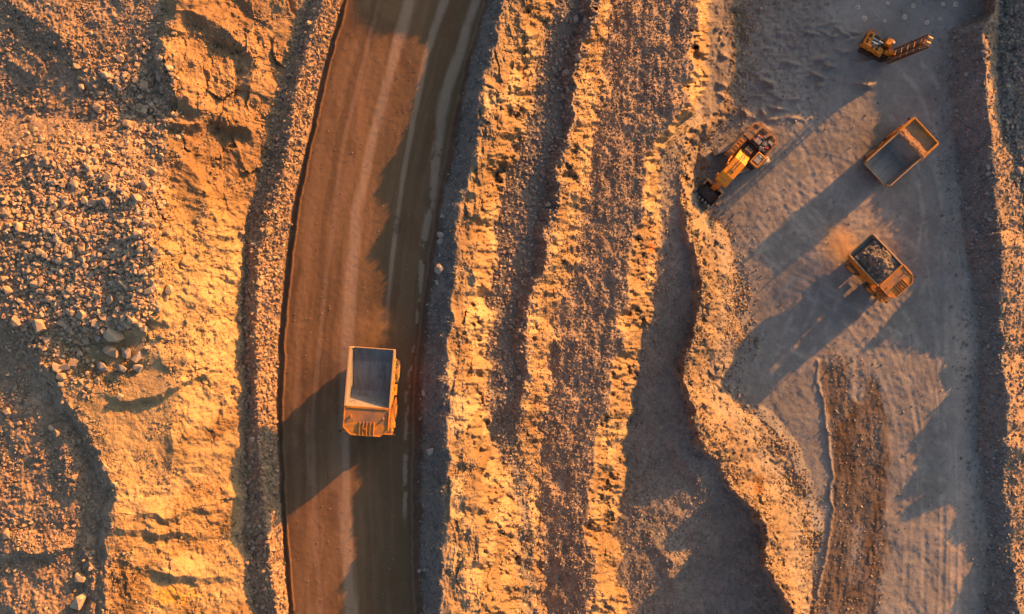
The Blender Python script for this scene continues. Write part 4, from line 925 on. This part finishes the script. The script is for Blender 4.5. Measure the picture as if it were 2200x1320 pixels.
# ---- mining excavator
def excavator(u, v):
    zg = FLOOR + .05; d = CAM_H - zg - 3.2
    loc = Vector(((u - 1100) / F_PX * d, -(v - 660) / F_PX * d, zg))
    e = empty('excavator', loc, (-.67, -.742), 'large dusty yellow excavator digging beside the spoil ridge', 'excavator')
    # crawlers stand skewed to the house
    hd = math.atan2(-.645 * -1, -.764); a_tr = math.radians(24) - (math.atan2(-.764, -.645) - 0)   # track axis in house axes, angle from +Y... below as vectors
    fw = Vector((-.67, -.742)); rt_ = Vector((fw.y, -fw.x))
    tw = Vector((-.93, -.36)); ty = Vector((tw.dot(rt_), tw.dot(fw))); tx = Vector((ty.y, -ty.x))
    rot = math.atan2(-ty.x, ty.y)
    M = Matrix.Rotation(rot, 4, 'Z')
    def tp(p): q = M @ Vector(p); return (q.x, q.y, q.z)
    for sx in (-1, 1):
        t = MB(); prof = [(-4.3,.55),(-3.9,.12),(-3.5,0),(3.5,0),(3.9,.12),(4.3,.55),(4.3,.95),(3.9,1.35),(3.5,1.5),(-3.5,1.5),(-3.9,1.35),(-4.3,.95)]
        t.px(prof, sx*2.25 - .5, sx*2.25 + .5)
        for i in range(29): t.box((sx*2.25, -3.5 + i*.25, 1.52), (1.02, .17, .07))
        t.v = [tp(p) for p in t.v]; tr_ = t.build('crawler_track', P_CRAWL, e)
        r = MB()
        for i in range(7): r.cyl((sx*2.25 + sx*.51, -2.4 + .8*i, .38), (sx*2.25 + sx*.58, -2.4 + .8*i, .38), .28, None, 12)
        r.v = [tp(p) for p in r.v]; r.build('roller', P_DARK, tr_)
    u_ = MB(); u_.box((0, 0, .95), (3.4, 2.6, .7)); u_.v = [tp(p) for p in u_.v]; u_.cyl((0, 0, 1.2), (0, 0, 1.75), 1.35, None, 24); u_.build('undercarriage', P_DARK, e)
    # house
    MB.mir = True
    p = MB(); p.pz([(-2.55, 2.3), (-2.55, -4.3), (-1.6, -5.0), (1.9, -5.0), (2.75, -4.3), (2.75, -.1), (1.0, .6), (-.9, 1.2)], 1.75, 2.25); p.build('platform', P_BROWN, e, .03)
    lh = MB(); lh.px([(2.1,2.25),(2.3,2.5),(2.0,3.35),(-1.7,3.55),(-2.0,3.3),(-2.0,2.25)], -2.55, -1.45); h1 = lh.build('side_housing', P_BROWN, e, .06)
    k = MB()
    for i in range(5): k.box((-2.0 + .02*i, -1.2 + .62*i, 3.52 - .035*i), (.7, .40, .10))
    k.tube([(-1.5, -1.6, 3.6), (-1.5, 1.8, 3.5)], .05); k.tube([(-2.5, -1.6, 4.3), (-2.5, 1.7, 4.3)], .035); [k.tube([(-2.5, y, 3.4), (-2.5, y, 4.3)], .03) for y in (-1.6, -.5, .6, 1.7)]
    k.build('hatch', P_YEL, h1)
    cw = MB(); cw.pz([(-2.5, -3.9), (-2.5, -4.4), (-1.7, -5.25), (2.0, -5.25), (2.75, -4.4), (2.75, -3.9)], 1.6, 3.5); cw.build('counterweight', P_BROWN, e, .08)
    eb = MB(); eb.box((-1.75, -2.95, 2.95), (1.6, 1.9, 1.4)); eb.build('engine_hood', P_BROWN, e, .06)
    bay = MB(); bay.box((.85, -3.1, 2.9), (3.5, 2.5, 1.3)); ba = bay.build('engine_bay', P_DARK, e)
    rr_ = random.Random(3)
    en = MB(); en.box((1.9, -3.9, 3.75), (.9, .5, .35)); en.box((.5, -4.1, 3.7), (.5, .4, .3)); en.box((.1, -2.7, 3.7), (1.1, .75, .5)); en.box((1.2, -3.2, 3.65), (.7, .6, .4)); en.cyl((-.5, -3.4, 3.6), (.3, -3.5, 3.7), .28); en.cyl((1.5, -2.4, 3.2), (1.5, -2.4, 4.1), .16); en.cyl((.9, -2.3, 3.6), (2.1, -2.25, 3.6), .2)
    for i in range(14): x, y = rr_.uniform(-.7, 2.2), rr_.uniform(-3.7, -2.1); en.tube([(x, y, 3.5), (x + rr_.uniform(-.5, .5), y + rr_.uniform(-.4, .4), 3.85), (x + rr_.uniform(-.9, .9), y + rr_.uniform(-.6, .6), 3.55)], .06)
    en.build('engine', P_GREY, ba)
    rc_ = MB()
    for x, y in ((-.15, -3.55), (.1, -3.75), (1.9, -2.75), (2.1, -2.95), (-.55, -2.5)): rc_.cyl((x, y, 3.5), (x, y, 3.95), .14, None, 10); 
    rc_.build('filter_cap', P_RED, ba)
    ht = MB(); ht.box((2.45, -1.75, 2.85), (.6, 1.2, 1.15)); ht.build('tank_housing', P_BROWN, e, .05)
    pg = MB(); pg.box((-.2, -4.75, 3.56), (1.2, .5, .12)); pg.box((-1.7, -4.55, 3.56), (.9, .4, .1)); pg.box((1.4, -4.85, 3.55), (.6, .4, .1)); pg.build('grating', P_DARK, e)
    for yy in (-4.9,):
        hr = MB()
        for x in (-1.5, -.5, .5, 1.5): hr.tube([(x, -5.2, 3.5), (x, -5.2, 4.5)], .035)
        for z in (4.0, 4.5): hr.tube([(-2.4, -4.4, z), (-1.6, -5.2, z), (2.0, -5.2, z), (2.7, -4.4, z), (2.7, -1.2, z)], .035)
        for y in (-4.4, -3.3, -2.2, -1.2): hr.tube([(2.7, y, 3.3), (2.7, y, 4.5)], .035)
        hr.build('handrail', P_YEL, e)
    ex = MB(); ex.cyl((1.1, -4.5, 3.5), (1.1, -4.5, 4.35), .16); ex.box((1.9, -4.6, 3.62), (.7, .5, .24)); ex.build('exhaust', P_DARK, e)
    # cab on the near right corner
    cb = MB(); cb.px([(1.2,2.25),(1.32,3.2),(1.05,4.85),(-1.15,4.85),(-1.2,2.25)], 1.25, 2.85)
    for i in range(len(cb.v)): cb.v[i] = (-cb.v[i][0] if False else cb.v[i][0], cb.v[i][1] + .15, cb.v[i][2])
    cab = cb.build('cab', P_BROWN, e, .05)
    rf = MB(); rf.box((2.05, .1, 4.93), (1.05, 1.05, .08)); rf.build('roof_panel', P_GREY, cab)
    rf = MB(); rf.box((2.05, -.65, 4.95), (.45, .35, .14)); rf.build('air_conditioner', P_LAMP, cab, .02)
    rf = MB()
    for a, b in (((1.3,-.95),(2.8,-.95)), ((2.8,-.95),(2.8,1.15)), ((2.8,1.15),(1.3,1.15)), ((1.3,1.15),(1.3,-.95))): rf.tube([(*a, 5.0), (*b, 5.0)], .09)
    rf.build('roof_guard', P_YEL2, cab)
    w = MB(); w.box((2.05, 1.40, 3.75), (1.35, .05, 1.5), rx=.14); w.box((2.87, .1, 3.9), (.04, 1.9, 1.1)); w.box((1.23, .1, 3.9), (.04, 1.9, 1.1)); w.build('window', P_GLASS, cab)
    ld_ = MB()
    for i in range(7): ld_.box((3.25, -1.6 - .02*i, .5 + .28*i), (.45, .3, .05))
    ld_.box((3.05, -1.0, 2.2), (.75, 2.3, .07)); ld_.tube([(3.4, -2.1, 2.2), (3.4, -2.1, 3.2), (3.4, .1, 3.2), (3.4, .1, 2.2)], .035); ld_.tube([(3.4, -1.0, 2.2), (3.4, -1.0, 3.2)], .03)
    ld_.build('walkway', P_BROWN, e)
    # hose bundle over the boom foot
    hb = MB()
    for i in range(12):
        x = -.62 + .115 * i
        hb.tube([(x, -1.55, 2.6), (x, -1.1, 3.5), (x, -.3, 3.75), (x, .35, 3.4)], .045)
    hb.build('hose', P_HOSE, e)
    hx = MB(); hx.box((0, -1.55, 2.75), (1.5, .5, 1.0)); hx.build('valve_block', P_DARK, e, .04)
    # boom: rises from its foot, kinks, runs level; stick hangs below it
    bm_ = MB(); bm_.px([(-.1,2.2),(.35,2.1),(2.6,4.2),(6.9,4.55),(7.3,4.9),(7.1,5.45),(5.6,5.75),(2.5,5.75),(-.1,3.1)], -1.12, 1.12)
    boom = bm_.build('boom', P_YEL2, e, .06)
    for x in (-.52, .52):
        c2 = MB(); c2.cyl((x*2.75, 1.0, 2.2), (x*2.75, 2.6, 3.7), .19); c2.cyl((x*2.75, 2.5, 3.6), (x*2.75, 3.5, 4.6), .11); c2.build('boom_cylinder', P_YEL, e)
    dt = MB()
    for i in range(8): dt.box((rr_.uniform(-.5, .5), rr_.uniform(.6, 2.2), 0), (.16, .3, .16)); 
    for i in range(0, len(dt.v)): x, y, z = dt.v[i]; dt.v[i] = (x, y, z + 3.12 + (y + .1) * 1.02)
    dt.tube([(-.25, .2, 3.55), (-.25, 2.5, 5.85), (-.25, 5.4, 5.85)], .06); dt.tube([(.2, .2, 3.55), (.2, 2.5, 5.85), (.2, 4.3, 5.85)], .06); dt.box((0, 4.6, 5.8), (.9, .12, .14)); dt.box((0, 6.4, 5.62), (.7, .14, .12))
    dt.build('pipe', P_HOSE, boom)
    for y, zz in ((4.1, 5.3), (6.5, 5.1)):
        pn = MB(); pn.cyl((-.6, y, zz), (-1.45, y, zz), .30, None, 16); pn.box((-1.12, y-.25, zz), (.3, .5, .35)); pn.build('pin_boss', P_YEL, boom)
    st = MB(); st.px([(6.3,4.9),(7.2,5.5),(7.9,4.8),(7.95,1.9),(7.3,1.8)], -.45, .45); st.build('stick', P_YEL, e, .04)
    # bucket, mouth up
    bk = MB()
    out = [(7.3, 2.2), (7.15, .9), (7.6, .25), (8.6, .05), (9.9, .55), (10.1, 1.1)]
    inn = [(y + .0, z + .0) for y, z in out]
    for (y0, z0), (y1, z1) in zip(out, out[1:]): bk.quadsheet([(-1.68, y0, z0), (1.68, y0, z0), (1.68, y1, z1), (-1.68, y1, z1)], .12) if abs(y1-y0) > .3 else bk.hexa([(-1.68, y0-.1, z0), (1.68, y0-.1, z0), (1.68, y0+.06, z0), (-1.68, y0+.06, z0), (-1.68, y1-.1, z1), (1.68, y1-.1, z1), (1.68, y1+.06, z1), (-1.68, y1+.06, z1)])
    for sx in (-1, 1): bk.px(out + [(9.2, 2.0)], sx*1.68, sx*1.80)
    bucket = bk.build('bucket', P_DARK, e)
    lip = MB(); lip.box((0, 7.25, 2.25), (3.7, .40, .30)); 
    for sx in (-1, 1): lip.box((sx*1.74, 7.75, 2.1), (.22, 1.2, .22), rx=-.06)
    lip.build('bucket_rim', P_RAIL, bucket, .03)
    for i in range(5):
        th = MB(); x = -1.4 + i*.7; th.px([(9.85, .95), (10.55, 1.68), (10.05, 1.25)], x-.13, x+.13); th.build('tooth', P_GREY, bucket)
    for x in (-.85, .85):
        lk = MB(); lk.px([(7.0,1.9),(7.5,1.75),(7.6,2.6),(7.1,2.9)], x-.09, x+.09); lk.build('linkage', P_YEL, e)
    MB.mir = False
    return e
ex = excavator(1602, 330)
def bucket_load(x, y): return .75 + .55 * np.exp(-((y - 8.2) / .8) ** 2) + .15 * fbm(x * 2, y * 2, 3, 410)
pile_local(ex, 'ore_heap', 'dark broken ore lying in the excavator bucket', 'ore', bucket_load, (-1.6, 1.6), (7.4, 9.6), 24, 22, (.10, .092, .09), (120, .08, .34), 8, 'stuff')

# ---- blast-hole drill rig with its mast up
def drill(u, v):
    zg = FLOOR + .1; d = CAM_H - zg - 2.0
    loc = Vector(((u - 1100) / F_PX * d, -(v - 660) / F_PX * d, zg))
    e = empty('drill_rig', loc, (.89, -.45), 'small orange crawler drill rig with tall dark mast at the head of the pit', 'drill rig')
    for sx in (-1, 1):
        t = MB(); t.px([(-2.3,.3),(-2.0,0),(2.0,0),(2.3,.3),(2.3,.6),(2.0,.9),(-2.0,.9),(-2.3,.6)], sx*1.25-.25, sx*1.25+.25)
        for i in range(17): t.box((sx*1.25, -2.0+.25*i, .91), (.52, .15, .06))
        t.build('crawler_track', P_DARK, e)
    b = MB(); b.box((0, 0, 1.15), (2.0, 4.4, .5)); b.build('frame', P_DARK, e, .03)
    h = MB(); h.px([(-2.7,1.4),(-2.7,2.35),(-2.3,2.75),(-1.5,2.75),(-1.5,1.4)], -1.25, 1.3); h.build('engine_hood', P_RIG, e, .06)
    h = MB(); h.px([(-1.5,1.4),(-1.5,2.5),(.5,2.45),(.7,1.4)], .55, 1.35); h.build('compressor_housing', P_RIG, e, .06)
    h = MB(); h.px([(.2,1.4),(.2,2.5),(1.1,2.3),(1.3,1.4)], .35, 1.5); h.build('dust_collector', P_RIG, e, .05)
    p = MB()
    p.box((-.2, -.5, 1.75), (1.1, 1.7, .5)); p.cyl((-.6, -1.4, 2.3), (-.55, .5, 2.2), .16); p.cyl((.1, -1.4, 2.35), (.1, -.3, 2.35), .13); p.build('air_receiver', P_CHROME, e)
    q = MB(); rr_ = random.Random(9)
    for i in range(22): x, y = rr_.uniform(-1.2, 1.2), rr_.uniform(-2.2, 1.5); q.tube([(x, y, 1.6), (x+rr_.uniform(-.4,.4), y+rr_.uniform(-.3,.5), 2.5), (x+rr_.uniform(-.6,.6), y+rr_.uniform(-.2,.8), 2.0)], .05)
    q.box((.2, .4, 2.0), (.5, .9, .7)); q.build('hydraulic_hose', P_DARK, e)
    c = MB(); c.px([(.7,1.3),(2.0,1.3),(2.1,2.2),(1.8,3.0),(.7,3.0)], -1.5, -.35); cab = c.build('cab', P_RIG, e, .05)
    w = MB(); w.box((-.92, 2.03, 2.45), (.95, .05, .8), rx=.25); w.box((-1.52, 1.3, 2.45), (.04, 1.0, .7)); w.build('window', P_GLASS, cab)
    w = MB(); w.cyl((-1.1, 1.85, 3.0), (-1.1, 1.85, 3.12), .2, None, 12); w.build('beacon', P_LAMP, cab)
    q = MB(); q.box((-.55, -2.1, 2.78), (.5, .5, .12)); q.box((.55, -2.2, 2.78), (.7, .3, .10)); q.box((.95, -.9, 2.52), (.5, .35, .1)); q.box((.95, -.1, 2.5), (.45, .5, .08)); q.box((0, -2.72, 2.0), (1.8, .08, .6)); q.box((-.9, -.9, 1.9), (.5, 1.0, 1.1)); q.build('vent', P_DARK, e)
    q = MB(); q.box((-1.28, .1, 1.6), (.35, 1.4, .6)); q.box((-1.3, -1.3, 1.7), (.3, .8, .7)); q.build('toolbox', P_BROWN, e, .03)
    bo = MB(); bo.px([(1.3,1.3),(1.4,2.3),(2.7,2.9),(3.1,2.4),(2.2,1.4)], .0, .6); bo.build('boom', P_RIG, e, .05)
    r = MB(); [r.tube([(sx*1.3, -2.7, 2.0), (sx*1.3, -2.7, 3.2), (sx*1.3, -1.2, 3.2), (sx*1.3, -1.2, 2.5)], .04) for sx in (-1, 1)]; r.tube([(-1.3, -2.7, 3.2), (1.3, -2.7, 3.2)], .04); r.build('handrail', P_RIG, e)
    # mast: two square chords each side, laced, leaning a little
    R = Matrix.Rotation(math.atan2(-.89, -.45), 3, 'Z'); top_w = Vector((1.15, -.85))
    fw = Vector((.89, -.45)); rt_ = Vector((fw.y, -fw.x)); top = Vector((top_w.dot(rt_), top_w.dot(fw), 0))
    base = Vector((.25, 2.95, .15)); H = 10.6
    def mp(x, y, z): return base + Vector((x, y, z)) + top * (z / H)
    m = MB(); hx_, hy_ = .85, .5
    for sx in (-1, 1):
        for sy in (-1, 1): m.tube([mp(sx*hx_, sy*hy_, 0), mp(sx*hx_, sy*hy_, H)], .12, 6)
    for i in range(13):
        z0, z1 = H * i / 13, H * (i + 1) / 13
        for sx in (-1, 1): m.tube([mp(sx*hx_, -hy_, z0), mp(sx*hx_, hy_, z1)], .07, 5)
        for sy in (-1, 1): m.tube([mp(-hx_ * (1 if i % 2 else -1), sy*hy_, z0), mp(hx_ * (1 if i % 2 else -1), sy*hy_, z1)], .07, 5)
    mast = m.build('mast', P_MAST, e)
    s = MB()
    for x in (-.3, -.05, .2): s.tube([mp(x, .1, .3), mp(x, .1, H - 1.6)], .10, 8)
    s.build('drill_rod', P_HOSE, mast)
    s = MB(); s.tube([mp(.42, -.3, 1.0), mp(.42, -.3, H - .8)], .13, 8); s.tube([mp(.72, .3, 1.4), mp(.72, .3, H - 2.2)], .09, 8); s.build('hose_guide', P_DARK, mast)
    s = MB(); p0 = mp(0, 0, H - 1.3); s.box(p0, (.9, .62, 1.0)); s.build('rotary_head', P_RIG, mast, .04)
    s = MB(); [s.cyl(mp(x, -.35, H + .05), mp(x, .35, H + .05), .26, None, 14) for x in (-.42, .42)]; s.box(mp(0, 0, H - .12), (1.6, .8, .12)); s.build('crown_sheave', P_RAIL, mast)
    s = MB(); s.cyl(mp(0, 0, -.2), mp(0, 0, .5), .45, None, 18); s.build('dust_hood', P_DARK, mast)
    return e
drill(1887, 98)
